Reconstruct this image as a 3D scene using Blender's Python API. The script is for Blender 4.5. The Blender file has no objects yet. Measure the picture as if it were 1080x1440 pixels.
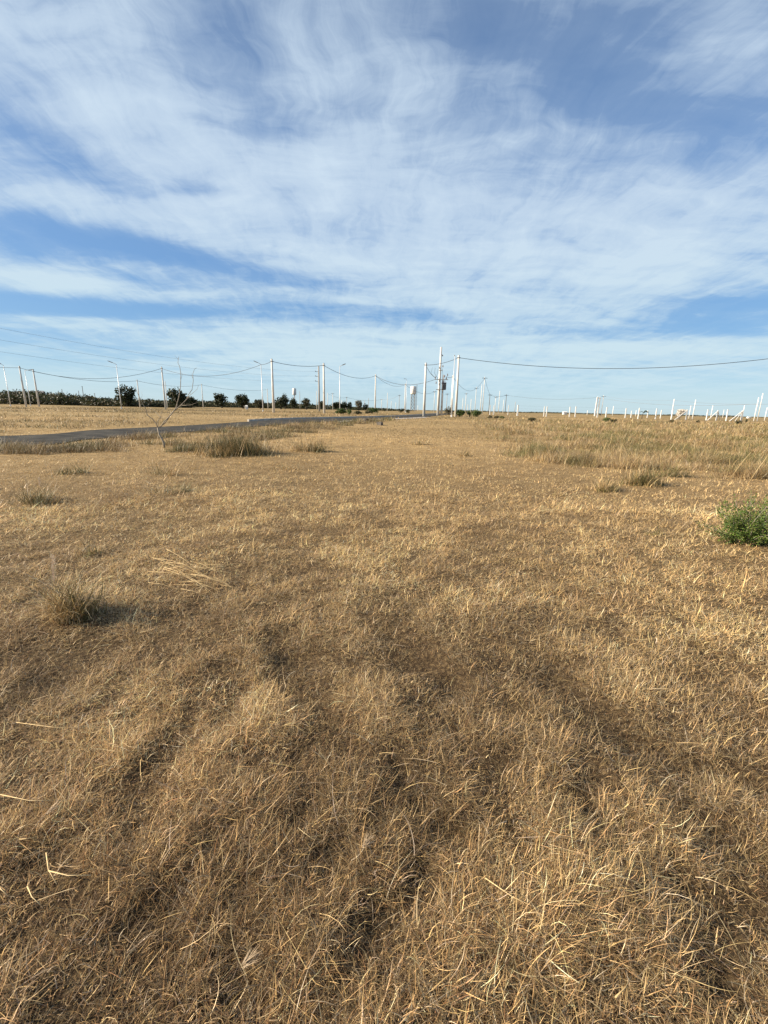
import bpy, math
import numpy as np

# ------------------------------------------------------------------ camera
FPX = 600.0                      # focal length in px of a 1080x1440 frame
PITCH = math.atan(144.5/FPX); ROLL = math.radians(1.15)
CAM = np.array([0.0, 0.0, 1.6])
_f = np.array([0, math.cos(PITCH), -math.sin(PITCH)])
_u = np.array([0, math.sin(PITCH), math.cos(PITCH)]); _r = np.array([1.0, 0, 0])
_c, _s = math.cos(ROLL), math.sin(ROLL)
RIGHT = _c*_r + _s*_u; UP = -_s*_r + _c*_u; FWD = _f

scene = bpy.context.scene
COL = scene.collection
from mathutils import Matrix, Vector
cd = bpy.data.cameras.new('camera'); cam = bpy.data.objects.new('camera', cd); COL.objects.link(cam)
cd.sensor_fit = 'VERTICAL'; cd.sensor_height = 36.0; cd.sensor_width = 27.0
cd.lens = FPX/1440*36; cd.clip_start = 0.05; cd.clip_end = 20000
m = Matrix(((RIGHT[0], UP[0], -FWD[0], CAM[0]), (RIGHT[1], UP[1], -FWD[1], CAM[1]), (RIGHT[2], UP[2], -FWD[2], CAM[2]), (0, 0, 0, 1)))
cam.matrix_world = m
scene.camera = cam

# ------------------------------------------------------------------ light
SUN_EL = math.radians(25); SUN_AZ = math.radians(-96)     # azimuth from +Y towards +X
SKY_STRENGTH = 0.088
scene.view_settings.view_transform = 'Standard'; scene.view_settings.look = 'None'
scene.view_settings.gamma = 1.0; scene.view_settings.exposure = 1.20
sd = bpy.data.lights.new('sun', 'SUN'); sd.energy = 5.0; sd.angle = math.radians(0.6); sd.color = (1.0, 0.86, 0.67)
sun = bpy.data.objects.new('sun', sd); COL.objects.link(sun)
sdir = Vector((math.sin(SUN_AZ)*math.cos(SUN_EL), math.cos(SUN_AZ)*math.cos(SUN_EL), math.sin(SUN_EL)))
sun.rotation_euler = sdir.to_track_quat('Z', 'Y').to_euler(); sun.location = (-20, 0, 20)


def ray(px, py):
    return FWD + RIGHT*(px-540)/FPX + UP*(720-py)/FPX


class NT:
    """small helper for shader node trees"""
    def __init__(s, tree):
        s.t = tree; tree.nodes.clear()
    def n(s, typ, **kw):
        nd = s.t.nodes.new(typ)
        for k, v in kw.items(): setattr(nd, k, v)
        return nd
    def put(s, sock, v):
        if isinstance(v, bpy.types.NodeSocket): s.t.links.new(v, sock)
        elif v is not None: sock.default_value = v
    def m(s, op, a, b=None, c=None, clamp=False):
        nd = s.n('ShaderNodeMath', operation=op); nd.use_clamp = clamp
        s.put(nd.inputs[0], a)
        if b is not None: s.put(nd.inputs[1], b)
        if c is not None: s.put(nd.inputs[2], c)
        return nd.outputs[0]
    def noise(s, vec, scale, detail=4, rough=0.5, dist=0.0):
        nd = s.n('ShaderNodeTexNoise'); s.put(nd.inputs['Vector'], vec)
        nd.inputs['Scale'].default_value = scale; nd.inputs['Detail'].default_value = detail
        nd.inputs['Roughness'].default_value = rough; nd.inputs['Distortion'].default_value = dist
        return nd
    def mapr(s, v, a, b, c=0.0, d=1.0, smooth=False):
        nd = s.n('ShaderNodeMapRange'); nd.interpolation_type = 'SMOOTHSTEP' if smooth else 'LINEAR'
        s.put(nd.inputs[0], v)
        for i, x in enumerate((a, b, c, d)): s.put(nd.inputs[i+1], x)
        return nd.outputs[0]
    def mix(s, f, a, b, typ='RGBA', blend='MIX'):
        nd = s.n('ShaderNodeMix'); nd.data_type = typ; nd.blend_type = blend
        s.put(nd.inputs[0], f)
        i = 6 if typ == 'RGBA' else 2
        s.put(nd.inputs[i], a); s.put(nd.inputs[i+1], b)
        return nd.outputs[2 if typ == 'RGBA' else 0]
    def ramp(s, f, stops):
        nd = s.n('ShaderNodeValToRGB'); s.put(nd.inputs[0], f)
        e = nd.color_ramp.elements
        while len(e) < len(stops): e.new(0.5)
        for el, (p, c) in zip(e, stops): el.position = p; el.color = (*c, 1)
        return nd.outputs[0]
    def mapping(s, vec, loc=(0, 0, 0), rot=(0, 0, 0), sc=(1, 1, 1)):
        nd = s.n('ShaderNodeMapping'); s.put(nd.inputs[0], vec)
        nd.inputs[1].default_value = loc; nd.inputs[2].default_value = rot; nd.inputs[3].default_value = sc
        return nd.outputs[0]
    def comb(s, x, y, z=0.0):
        nd = s.n('ShaderNodeCombineXYZ'); s.put(nd.inputs[0], x); s.put(nd.inputs[1], y); s.put(nd.inputs[2], z)
        return nd.outputs[0]


def build_world():
    w = bpy.data.worlds.new('World'); scene.world = w; w.use_nodes = True
    t = NT(w.node_tree)
    tc = t.n('ShaderNodeTexCoord'); sep = t.n('ShaderNodeSeparateXYZ'); t.put(sep.inputs[0], tc.outputs['Generated'])
    x, y, z = sep.outputs
    zc = t.m('MAXIMUM', z, 0.0)
    den = t.m('ADD', zc, 0.10)
    P = t.comb(t.m('DIVIDE', x, den), t.m('DIVIDE', y, den), 0.0)
    az = t.m('ARCTAN2', x, y); el = t.m('ARCSINE', t.m('MINIMUM', t.m('MAXIMUM', z, -1.0), 1.0))
    # cirrus sheets in the plane of the clouds
    warp = t.noise(P, 1.6, 4, 0.55)
    wv = t.n('ShaderNodeVectorMath', operation='MULTIPLY_ADD')
    t.put(wv.inputs[0], warp.outputs['Color']); wv.inputs[1].default_value = (0.42, 0.42, 0); t.put(wv.inputs[2], P)
    W = wv.outputs[0]
    A = t.noise(t.mapping(W, (3.1, 1.7, 0), (0, 0, math.radians(-14)), (0.8, 1.5, 1)), 1.5, 10, 0.60).outputs[0]
    B = t.noise(t.mapping(W, (7.7, 4.2, 0), (0, 0, math.radians(12)), (5.0, 0.8, 1)), 1.3, 10, 0.66).outputs[0]
    Cn = t.noise(t.mapping(W, (1.3, 9.2, 0), (0, 0, math.radians(-50)), (1.0, 3.2, 1)), 2.2, 8, 0.6).outputs[0]
    D = t.noise(t.mapping(W, (5.3, 2.2, 0)), 6.5, 6, 0.62).outputs[0]
    dens = t.m('ADD', t.m('MULTIPLY', A, 0.85), t.m('ADD', t.m('MULTIPLY', B, 0.62), t.m('ADD', t.m('MULTIPLY', Cn, 0.46), t.m('MULTIPLY', D, 0.15))))
    dens = t.m('MULTIPLY', t.m('SUBTRACT', dens, 1.03), t.mapr(z, 0.0, 0.06, 0.6, 2.55))
    # large banks and gaps: (px, py, width px, height px, tilt deg, weight), laid out as directions in the sky
    blobs = [(250, 225, 260, 80, 22, 0.52), (60, 120, 180, 44, 28, 0.26), (190, 60, 150, 50, 20, .14), (600, 60, 60, 80, 70, .12), (50, 290, 130, 30, 6, 0.30), (50, 390, 120, 20, 6, 0.75), (240, 412, 200, 14, 4, 0.50),
             (330, 345, 300, 26, 12, 0.34), (560, 385, 260, 40, 10, 0.36), (760, 330, 260, 70, 8, 0.62), (530, 170, 70, 110, 80, 0.34), (380, 470, 210, 20, 2, 0.62),
             (110, 455, 80, 10, 4, 0.50), (640, 440, 260, 40, 4, 0.40), (960, 370, 160, 40, -8, 0.40), (1030, 60, 70, 50, -30, 0.45),
             (690, 260, 150, 50, 0, 0.25), (820, 190, 110, 16, 5, 0.22), (985, 487, 160, 12, 0, 0.55), (740, 512, 420, 34, 0, 0.60), (470, 520, 200, 20, 0, .3), (200, 515, 420, 30, 0, 0.05), (480, 500, 200, 14, 0, 0.3),
             (720, 30, 190, 50, 6, -0.48), (900, 90, 200, 40, 20, .22), (960, 190, 240, 50, -20, -0.16), (445, 165, 30, 90, 75, -0.36), (840, 120, 150, 50, 10, -0.25),
             (100, 332, 220, 20, 9, -0.62), (330, 378, 240, 14, 11, -0.65), (430, 430, 220, 12, 6, -0.5), (90, 432, 230, 14, 3, -1.15), (60, 500, 160, 10, 2, -.3), (1040, 440, 140, 28, -6, -0.95),
             (1040, 190, 110, 34, -14, -0.35), (50, 478, 170, 12, 4, -0.45), (280, 445, 180, 8, 2, -0.35), (120, 235, 110, 26, 28, -0.40), (380, 235, 60, 20, 20, -0.1), (270, 265, 40, 9, 0, -0.35), (300, 40, 120, 60, 20, -0.2), (330, 290, 120, 14, 4, 0.25),
             (640, 445, 60, 10, 5, -0.3), (880, 470, 140, 10, 0, -0.30), (1040, 525, 150, 20, 0, -0.2)]
    tot = dens
    def dirang(px, py):
        d = ray(px, py); d = d/np.linalg.norm(d)
        return math.atan2(d[0], d[1]), math.asin(d[2])
    for px, py, sx, sy, tilt, wgt in blobs:
        a0, e0 = dirang(px, py)
        a1, e1 = dirang(px+10*math.cos(math.radians(tilt)), py+10*math.sin(math.radians(tilt)))
        a2, e2 = dirang(px-10*math.sin(math.radians(tilt)), py+10*math.cos(math.radians(tilt)))
        J = np.array([[(a1-a0)/10*sx, (a2-a0)/10*sy], [(e1-e0)/10*sx, (e2-e0)/10*sy]]); I = np.linalg.inv(J)
        da = t.m('SUBTRACT', az, a0); de = t.m('SUBTRACT', el, e0)
        q1 = t.m('MULTIPLY_ADD', da, float(I[0, 0]), t.m('MULTIPLY', de, float(I[0, 1])))
        q2 = t.m('MULTIPLY_ADD', da, float(I[1, 0]), t.m('MULTIPLY', de, float(I[1, 1])))
        r2 = t.m('MULTIPLY_ADD', q1, q1, t.m('MULTIPLY', q2, q2))
        g = t.m('DIVIDE', 1.0, t.m('MULTIPLY_ADD', r2, r2, 1.0))
        tot = t.m('MULTIPLY_ADD', g, wgt*.95-.042, tot)
    cover = t.mapr(tot, -0.80, 0.98, 0.0, 1.0)
    cover = t.ramp(cover, [(0, (.0,)*3), (.25, (.08,)*3), (.48, (.38,)*3), (.72, (.76,)*3), (1.0, (1.0,)*3)])
    sky = t.n('ShaderNodeTexSky'); sky.sky_type = 'NISHITA'; sky.sun_disc = False
    sky.sun_elevation = SUN_EL; sky.sun_rotation = SUN_AZ
    sky.air_density = 1.0; sky.dust_density = 0.6; sky.ozone_density = 1.6; sky.altitude = 50
    e01 = t.m('DIVIDE', el, math.pi/2)
    grad = t.ramp(e01, [(0.0, (.57, .82, .95)), (.035, (.40, .68, .93)), (.09, (.195, .455, .83)), (.17, (.175, .395, .78)), (.27, (.21, .385, .71)), (.40, (.175, .30, .545)), (1.0, (.11, .20, .42))])
    gv = t.n('ShaderNodeVectorMath', operation='SCALE'); t.put(gv.inputs[0], grad); gv.inputs['Scale'].default_value = 4.0
    base = t.mix(0.80, sky.outputs[0], gv.outputs[0])
    tint = t.mapr(el, 0.02, 0.40, 0, 1, smooth=True)
    cc = t.mix(tint, (3.0, 3.88, 4.3, 1), (3.0, 3.66, 4.35, 1))
    out = t.mix(cover, base, cc)
    bg = t.n('ShaderNodeBackground'); t.put(bg.inputs[0], out); bg.inputs[1].default_value = SKY_STRENGTH
    o = t.n('ShaderNodeOutputWorld'); t.t.links.new(bg.outputs[0], o.inputs[0])
build_world()

# ------------------------------------------------------------------ terrain functions
rng = np.random.default_rng(7)
_H = rng.random((8, 256, 256))
def vnoise(x, y, k=0):
    """tileable value noise in 0..1"""
    t = _H[k % 8]; xi = np.floor(x).astype(np.int64); yi = np.floor(y).astype(np.int64)
    fx = x-xi; fy = y-yi; fx = fx*fx*(3-2*fx); fy = fy*fy*(3-2*fy)
    a = t[xi % 256, yi % 256]; b = t[(xi+1) % 256, yi % 256]; c = t[xi % 256, (yi+1) % 256]; d = t[(xi+1) % 256, (yi+1) % 256]
    return (a*(1-fx)+b*fx)*(1-fy)+(c*(1-fx)+d*fx)*fy
def fbm(x, y, k=0, o=3):
    s = 0; a = 1; tot = 0
    for i in range(o):
        s = s+a*vnoise(x*2**i+31.7*i+500, y*2**i+17.3*i+500, k+i); tot += a; a *= .5
    return s/tot
def sstep(t):
    t = np.clip(t, 0, 1); return t*t*(3-2*t)
def terr0(x, y):
    return .75*sstep((np.asarray(y, float)-8)/37)
ROAD_FAR = [(-60, 10), (-30, 15.8), (-17.7, 19.8), (-15.9, 24), (-12.8, 28.7), (-8.7, 37.3), (-4.2, 44), (1.5, 62), (8.5, 95), (20, 150)]
ROAD_NEAR = [(-60, 4), (-30, 8.2), (-14.2, 14.9), (-12.6, 18.5), (-9.94, 24), (-6.4, 31.5), (-2.6, 38), (4.5, 56), (12, 90), (24, 146)]
def dense(poly, n=16):
    P = np.array(poly, float); out = []
    for i in range(len(P)-1):
        p0 = P[max(i-1, 0)]; p1 = P[i]; p2 = P[i+1]; p3 = P[min(i+2, len(P)-1)]
        for j in range(n):
            t = j/n
            out.append(.5*((2*p1)+(-p0+p2)*t+(2*p0-5*p1+4*p2-p3)*t*t+(-p0+3*p1-3*p2+p3)*t**3))
    out.append(P[-1]); return np.array(out)
RF, RN = dense(ROAD_FAR), dense(ROAD_NEAR)
RC = (RF+RN)/2; RW = np.linalg.norm(RF-RN, axis=1)/2
def _road_exact(x, y):
    best = np.full(x.shape, 1e9)
    for i in range(len(RC)-1):
        a, b = RC[i], RC[i+1]; ab = b-a; t = np.clip(((x-a[0])*ab[0]+(y-a[1])*ab[1])/(ab@ab), 0, 1)
        d = np.hypot(x-a[0]-ab[0]*t, y-a[1]-ab[1]*t)-(RW[i]*(1-t)+RW[i+1]*t)
        best = np.minimum(best, d)
    return best
_GX = np.arange(-66, 34, .3); _GY = np.arange(-2, 156, .3)
_RG = _road_exact(*np.meshgrid(_GX, _GY, indexing='ij'))
def road_d(x, y):
    """distance beyond the road's edge (negative on the road), read off a grid"""
    x = np.asarray(x, float); y = np.asarray(y, float)
    u = np.clip((x-_GX[0])/.3, 0, len(_GX)-1.001); v = np.clip((y-_GY[0])/.3, 0, len(_GY)-1.001)
    i = u.astype(int); j = v.astype(int); fu = u-i; fv = v-j
    d = (_RG[i, j]*(1-fu)+_RG[i+1, j]*fu)*(1-fv)+(_RG[i, j+1]*(1-fu)+_RG[i+1, j+1]*fu)*fv
    out = (x < _GX[0]) | (x > _GX[-1]) | (y > _GY[-1]) | (y < _GY[0])
    return np.where(out, 50.0, d)
def hit0(px, py):
    d = ray(px, py); t = .1
    while t < 4000:
        p = CAM+d*t
        if p[2] < terr0(p[0], p[1]): return p
        t *= 1.003
    return CAM+d*t
# trodden hollows in the near grass: px, py, radius along x, radius along y (m), depth (m)
HOL = [(415, 915, .20, .18, .07), (440, 975, .16, .2, .08), (395, 950, .14, .2, .05), (225, 1000, .12, .15, .07), (560, 840, .25, .2, .05), (560, 930, .15, .2, .05),
       (625, 965, .14, .14, .08), (650, 1010, .10, .08, .05), (370, 1075, .10, .08, .07), (560, 1080, .12, .10, .06), (620, 1150, .11, .10, .07), (640, 1190, .09, .06, .08), (480, 1200, .08, .06, .06),
       (590, 1230, .07, .05, .07), (430, 1150, .08, .06, .05), (830, 1010, .18, .12, .06), (900, 1045, .16, .10, .08), (960, 1085, .15, .09, .07), (800, 1130, .12, .07, .08), (845, 1170, .10, .06, .07),
       (960, 1230, .12, .07, .07), (1030, 1180, .12, .09, .06), (1040, 1280, .10, .08, .08), (1000, 1330, .10, .05, .06), (240, 1270, .07, .07, .09), (250, 1320, .06, .05, .08), (170, 1200, .06, .06, .05), (60, 1350, .09, .06, .05), (350, 1380, .08, .05, .06),
       (520, 1330, .06, .04, .06), (740, 1400, .08, .04, .06), (160, 1110, .10, .08, .05), (300, 1180, .07, .07, .06), (790, 960, .15, .12, .05), (740, 945, .1, .1, .06), (180, 900, .2, .15, .04), (700, 1290, .08, .05, .05), (860, 1370, .08, .05, .06),
       (480, 1040, .10, .10, .06), (700, 1080, .1, .08, .05), (1060, 1100, .15, .1, .05), (60, 960, .2, .15, .04)]
HOLW = [(*hit0(a, b)[:2], c, d, e) for a, b, c, d, e in HOL]
TRK = [([(395, 895), (440, 1000), (430, 1090), (440, 1180)], .16, .07), ([(555, 835), (610, 960), (632, 1080), (628, 1180), (590, 1240)], .16, .085), ([(235, 985), (225, 1120), (206, 1240), (235, 1330)], .11, .045),
       ([(770, 930), (890, 1040), (990, 1140), (1090, 1260)], .17, .095), ([(800, 1080), (845, 1160), (920, 1234), (1012, 1384)], .10, .085), ([(540, 1090), (562, 1240), (490, 1390)], .07, .06), ([(700, 900), (730, 1020), (700, 1120)], .12, .045),
       ([(90, 960), (40, 1080), (70, 1200), (60, 1350)], .12, .05), ([(330, 930), (300, 1040), (300, 1180), (350, 1330)], .09, .05), ([(960, 900), (1060, 980), (1150, 1100)], .16, .05), ([(700, 1180), (740, 1290), (760, 1420)], .06, .055)]
TRKW = [([hit0(a, b)[:2] for a, b in pl], w, d) for pl, w, d in TRK]
def hollow(x, y):
    s = hollow_spots(x, y)
    if s.size == 0 or np.min(np.hypot(x, y)) > 9: return s
    n1 = .34*(fbm(x*3+20, y*3+20, 4, 3)-.5); n2 = .34*(fbm(x*3+50, y*3+50, 5, 3)-.5); dm = np.clip(-.35+2.1*fbm(x*4+5, y*4+5, 6, 2), 0, 1.2)*.55
    t_ = np.zeros(np.shape(x))
    for pl, w, d in TRKW:
        best = np.full(np.shape(x), 9.0)
        for a, b in zip(pl[:-1], pl[1:]):
            ab = b-a; q = np.clip(((x+n1-a[0])*ab[0]+(y+n2-a[1])*ab[1])/(ab@ab), 0, 1)
            best = np.minimum(best, np.hypot(x+n1-a[0]-ab[0]*q, y+n2-a[1]-ab[1]*q))
        w = w*1.25
        t_ = np.maximum(t_, d*np.exp(-(best/w)**2))
    return .5*s+t_*dm
def hollow_spots(x, y):
    s = np.zeros(np.shape(x))
    if s.size == 0 or np.min(np.hypot(x, y)) > 9: return s
    for hx, hy, rx, ry, d in HOLW:
        wx = x+.14*(vnoise(x*6+60, y*6+60, 2)-.5); wy = y+.14*(vnoise(x*6+90, y*6+90, 3)-.5)
        s = s+d*np.exp(-((wx-hx)/rx)**2-((wy-hy)/ry)**2)
    return s
def terr(x, y):
    x = np.asarray(x, float); y = np.asarray(y, float)
    r = np.hypot(x, y); rd = road_d(x, y); k = np.clip(rd/1.5, 0, 1)
    h = terr0(x, y)+k*(.12*(fbm(x/4.5, y/4.5, 1)-.5)+.06*(fbm(x/.9, y/.9, 2, 2)-.5)*np.exp(-r/30)+.35*(fbm(x/30, y/30, 4)-.5)*np.clip((r-12)/40, 0, 1))
    h = h-.65*hollow(x, y)*(r < 9)
    h = h-.10*(1-k)
    return h
def tz(x, y): return float(terr(np.array([x]), np.array([y]))[0])
def proj(p):
    d = np.asarray(p, float)-CAM; w = d@FWD
    return 540+FPX*(d@RIGHT)/w, 720-FPX*(d@UP)/w
def ground(px, depth):
    """world point on the ground at forward distance depth seen in column px"""
    X = (px-540)/FPX*depth
    for _ in range(12):
        q = proj((X, depth, tz(X, depth))); X += (px-q[0])/FPX*depth
    return np.array([X, depth, tz(X, depth)])
def hit(px, py):
    d = ray(px, py); ts = .5*1.01**np.arange(880); P = CAM+d[None]*ts[:, None]
    below = P[:, 2] < terr(P[:, 0], P[:, 1]); k = int(np.argmax(below)) if below.any() else 879
    lo, hi = ts[max(k-1, 0)], ts[k]
    for _ in range(8):
        m_ = (lo+hi)/2; p = CAM+d*m_
        if p[2] < tz(p[0], p[1]): hi = m_
        else: lo = m_
    return p
def at(px, py, depth):
    d = ray(px, py); return CAM+d*(depth/d[1])

# ------------------------------------------------------------------ mesh helpers
def mesh_np(name, V, Q, mat, attrs=None, smooth=False, tris=None):
    me = bpy.data.meshes.new(name)
    V = np.ascontiguousarray(V, np.float32); k = Q.shape[1]
    me.vertices.add(len(V)); me.vertices.foreach_set('co', V.ravel())
    me.loops.add(Q.size); me.loops.foreach_set('vertex_index', np.ascontiguousarray(Q, np.int32).ravel())
    me.polygons.add(len(Q)); me.polygons.foreach_set('loop_start', np.arange(0, Q.size, k, dtype=np.int32))
    if smooth: me.polygons.foreach_set('use_smooth', np.ones(len(Q), bool))
    if attrs is not None:
        a = me.color_attributes.new('col', 'FLOAT_COLOR', 'POINT')
        c = np.ones((len(V), 4), np.float32); c[:, :3] = attrs; a.data.foreach_set('color', c.ravel())
    me.update(calc_edges=True); me.materials.append(mat)
    return me
class MB:
    def __init__(s): s.v = []; s.f = []
    def box(s, c, size, rz=0, rot=None):
        R = rot if rot is not None else np.array([[math.cos(rz), -math.sin(rz), 0], [math.sin(rz), math.cos(rz), 0], [0, 0, 1]])
        n = len(s.v)
        for a in (-.5, .5):
            for b in (-.5, .5):
                for e in (-.5, .5): s.v.append(tuple(np.array(c)+R@(np.array([a, b, e])*np.array(size))))
        s.f += [tuple(n+i for i in q) for q in ((0, 1, 3, 2), (4, 6, 7, 5), (0, 4, 5, 1), (2, 3, 7, 6), (0, 2, 6, 4), (1, 5, 7, 3))]
        return s
    def tube(s, pts, rad, n=8, cap=True, square=False):
        pts = [np.array(p, float) for p in pts]; m0 = len(s.v); k = len(pts)
        if not hasattr(rad, '__len__'): rad = [rad]*k
        d0 = pts[1]-pts[0]; ref = np.array([0, 0, 1.0]) if abs(d0[2]) < .8*np.linalg.norm(d0) else np.array([0, 1.0, 0])
        for i, p in enumerate(pts):
            d = pts[min(i+1, k-1)]-pts[max(i-1, 0)]; d = d/(np.linalg.norm(d)+1e-9)
            a = np.cross(ref, d); a /= np.linalg.norm(a)+1e-9; b = np.cross(d, a)
            for j in range(n):
                t = 2*math.pi*(j+.5)/n
                s.v.append(tuple(p+rad[i]*(math.cos(t)*a+math.sin(t)*b)))
        for i in range(k-1):
            for j in range(n):
                j2 = (j+1) % n; s.f.append((m0+i*n+j, m0+i*n+j2, m0+(i+1)*n+j2, m0+(i+1)*n+j))
        if cap:
            s.f.append(tuple(m0+j for j in range(n))[::-1]); s.f.append(tuple(m0+(k-1)*n+j for j in range(n)))
        return s
    def build(s, name, mat, parent=None, smooth=False):
        me = bpy.data.meshes.new(name); me.from_pydata(s.v, [], s.f); me.update()
        if smooth:
            me.polygons.foreach_set('use_smooth', np.array([len(p.vertices) == 4 for p in me.polygons]))
        me.materials.append(mat)
        o = bpy.data.objects.new(name, me); COL.objects.link(o)
        if parent is not None: o.parent = parent
        return o
def link(name, me, parent=None):
    o = bpy.data.objects.new(name, me); COL.objects.link(o)
    if parent is not None: o.parent = parent
    return o
def tag(o, label=None, cat=None, group=None, kind=None):
    if label: o['label'] = label
    if cat: o['category'] = cat
    if group: o['group'] = group
    if kind: o['kind'] = kind
    return o
def empty(name, loc):
    o = bpy.data.objects.new(name, None); COL.objects.link(o); o.location = tuple(float(v) for v in loc); return o

# ------------------------------------------------------------------ materials
def mat_attr(name, transl=0.25, rough=0.6, spec=0.25):
    m = bpy.data.materials.new(name); m.use_nodes = True; t = NT(m.node_tree)
    a = t.n('ShaderNodeAttribute'); a.attribute_name = 'col'
    g = t.n('ShaderNodeNewGeometry')
    nz = t.noise(g.outputs['Position'], 60, 2).outputs[0]
    c = t.mix(1.0, a.outputs['Color'], t.ramp(nz, [(.3, (.75, .74, .72)), (.7, (1.2, 1.2, 1.2))]), blend='MULTIPLY')
    b = t.n('ShaderNodeBsdfPrincipled'); t.put(b.inputs['Base Color'], c); b.inputs['Roughness'].default_value = rough
    b.inputs['Specular IOR Level'].default_value = spec
    tr = t.n('ShaderNodeBsdfTranslucent'); t.put(tr.inputs[0], c)
    mx = t.n('ShaderNodeMixShader'); mx.inputs[0].default_value = transl
    t.t.links.new(b.outputs[0], mx.inputs[1]); t.t.links.new(tr.outputs[0], mx.inputs[2])
    o = t.n('ShaderNodeOutputMaterial'); t.t.links.new(mx.outputs[0], o.inputs[0])
    return m
def mat(name, c1, c2=None, scale=5, rough=.8, spec=.3, metal=0, bump=0, detail=5, sc=(1, 1, 1), stops=(.35, .65), coord='Object'):
    m = bpy.data.materials.new(name); m.use_nodes = True; t = NT(m.node_tree)
    tc = t.n('ShaderNodeTexCoord'); v = t.mapping(tc.outputs[coord], sc=sc)
    nz = t.noise(v, scale, detail, .6).outputs[0]
    c = t.ramp(nz, [(stops[0], c1), (stops[1], c2 or c1)])
    b = t.n('ShaderNodeBsdfPrincipled'); t.put(b.inputs['Base Color'], c); b.inputs['Roughness'].default_value = rough
    b.inputs['Specular IOR Level'].default_value = spec; b.inputs['Metallic'].default_value = metal
    if bump:
        bp = t.n('ShaderNodeBump'); bp.inputs['Strength'].default_value = bump; bp.inputs['Distance'].default_value = .02
        t.put(bp.inputs['Height'], nz); t.t.links.new(bp.outputs[0], b.inputs['Normal'])
    o = t.n('ShaderNodeOutputMaterial'); t.t.links.new(b.outputs[0], o.inputs[0])
    return m
M = dict(
    grass=mat_attr('dry_grass_blades', .14, .5, .3), leaf=mat_attr('leaves', .25, .55, .3),
    concrete=mat('pole_concrete', (.48, .46, .42), (.66, .64, .60), 3, .85, bump=.2, sc=(1, 1, .3)),
    concrete_old=mat('weathered_concrete', (.25, .245, .235), (.38, .37, .355), 3, .9, sc=(1, 1, .3)),
    wood=mat('dark_pole_wood', (.09, .075, .06), (.16, .13, .10), 4, .9, sc=(1, 1, .1)),
    whitemetal=mat('galvanised_steel', (.52, .53, .54), (.66, .67, .68), 6, .45, .5, .3),
    lampgrey=mat('lamp_grey_paint', (.16, .17, .18), (.22, .23, .24), 8, .5),
    white=mat('white_paint', (.55, .54, .51), (.76, .75, .72), 3, .8),
    cable=mat('cable_black', (.03, .03, .035), (.05, .05, .055), 5, .6),
    wire=mat('aluminium_wire', (.14, .15, .17), (.2, .21, .23), 5, .5),
    iron=mat('dark_iron', (.05, .05, .06), (.09, .09, .1), 8, .6),
    porcelain=mat('brown_porcelain', (.10, .05, .03), (.16, .08, .05), 10, .25, .5),
    bark=mat('grey_bark', (.17, .145, .11), (.33, .29, .235), 14, .9, bump=.4),
    darkbark=mat('dark_bark', (.05, .04, .03), (.10, .08, .06), 8, .9),
    stalk=mat('pale_straw', (.36, .25, .11), (.66, .50, .27), 9, .6),
    asphalt=mat('asphalt', (.024, .024, .024), (.075, .070, .060), 1.1, .95, .08, detail=10, bump=.3, sc=(1, 2, 1)),
    kerb=mat('kerb_concrete', (.34, .32, .29), (.48, .45, .41), 2, .9),
    gravel=mat('pale_gravel', (.24, .21, .18), (.46, .42, .37), 5, .95, detail=8, bump=.4),
    roof=mat('grey_roof', (.12, .13, .15), (.20, .21, .23), 2, .7),
    dark=mat('dark_opening', (.02, .02, .025), (.03, .03, .035), 2, .5),
    stone=mat('dark_stone', (.06, .055, .05), (.14, .12, .10), 3, .9, bump=.5),
)
def ground_mat():
    m = bpy.data.materials.new('dry_ground'); m.use_nodes = True; t = NT(m.node_tree)
    g = t.n('ShaderNodeNewGeometry'); P = g.outputs['Position']
    sep = t.n('ShaderNodeSeparateXYZ'); t.put(sep.inputs[0], P)
    dist = t.m('SQRT', t.m('MULTIPLY_ADD', sep.outputs[0], sep.outputs[0], t.m('MULTIPLY', sep.outputs[1], sep.outputs[1])))
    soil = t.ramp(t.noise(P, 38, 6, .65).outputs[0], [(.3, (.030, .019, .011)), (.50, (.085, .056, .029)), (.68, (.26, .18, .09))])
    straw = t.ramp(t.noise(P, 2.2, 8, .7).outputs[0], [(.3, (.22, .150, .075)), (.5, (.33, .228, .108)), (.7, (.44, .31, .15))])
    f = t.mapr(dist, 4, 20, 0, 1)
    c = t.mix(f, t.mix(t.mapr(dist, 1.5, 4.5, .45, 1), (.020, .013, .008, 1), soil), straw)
    big = t.noise(t.mapping(P, sc=(.35, 1.6, 1)), .09, 7, .68).outputs[0]
    olive = t.mix(t.mapr(big, .41, .56, 0, .85), c, (.15, .115, .050, 1))
    pale = t.mix(t.mapr(t.noise(t.mapping(P, (40, 10, 0), sc=(.4, 1.6, 1)), .045, 5, .6).outputs[0], .52, .7, 0, .5), olive, (.45, .34, .18, 1))
    c = t.mix(t.mapr(dist, 18, 60, 0, 1), c, pale)
    b = t.n('ShaderNodeBsdfPrincipled'); t.put(b.inputs['Base Color'], c); b.inputs['Roughness'].default_value = .95
    b.inputs['Specular IOR Level'].default_value = .1
    bp = t.n('ShaderNodeBump'); bp.inputs['Strength'].default_value = .8; bp.inputs['Distance'].default_value = .03
    t.put(bp.inputs['Height'], t.noise(P, 25, 5, .7).outputs[0]); t.t.links.new(bp.outputs[0], b.inputs['Normal'])
    o = t.n('ShaderNodeOutputMaterial'); t.t.links.new(b.outputs[0], o.inputs[0])
    return m

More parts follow.
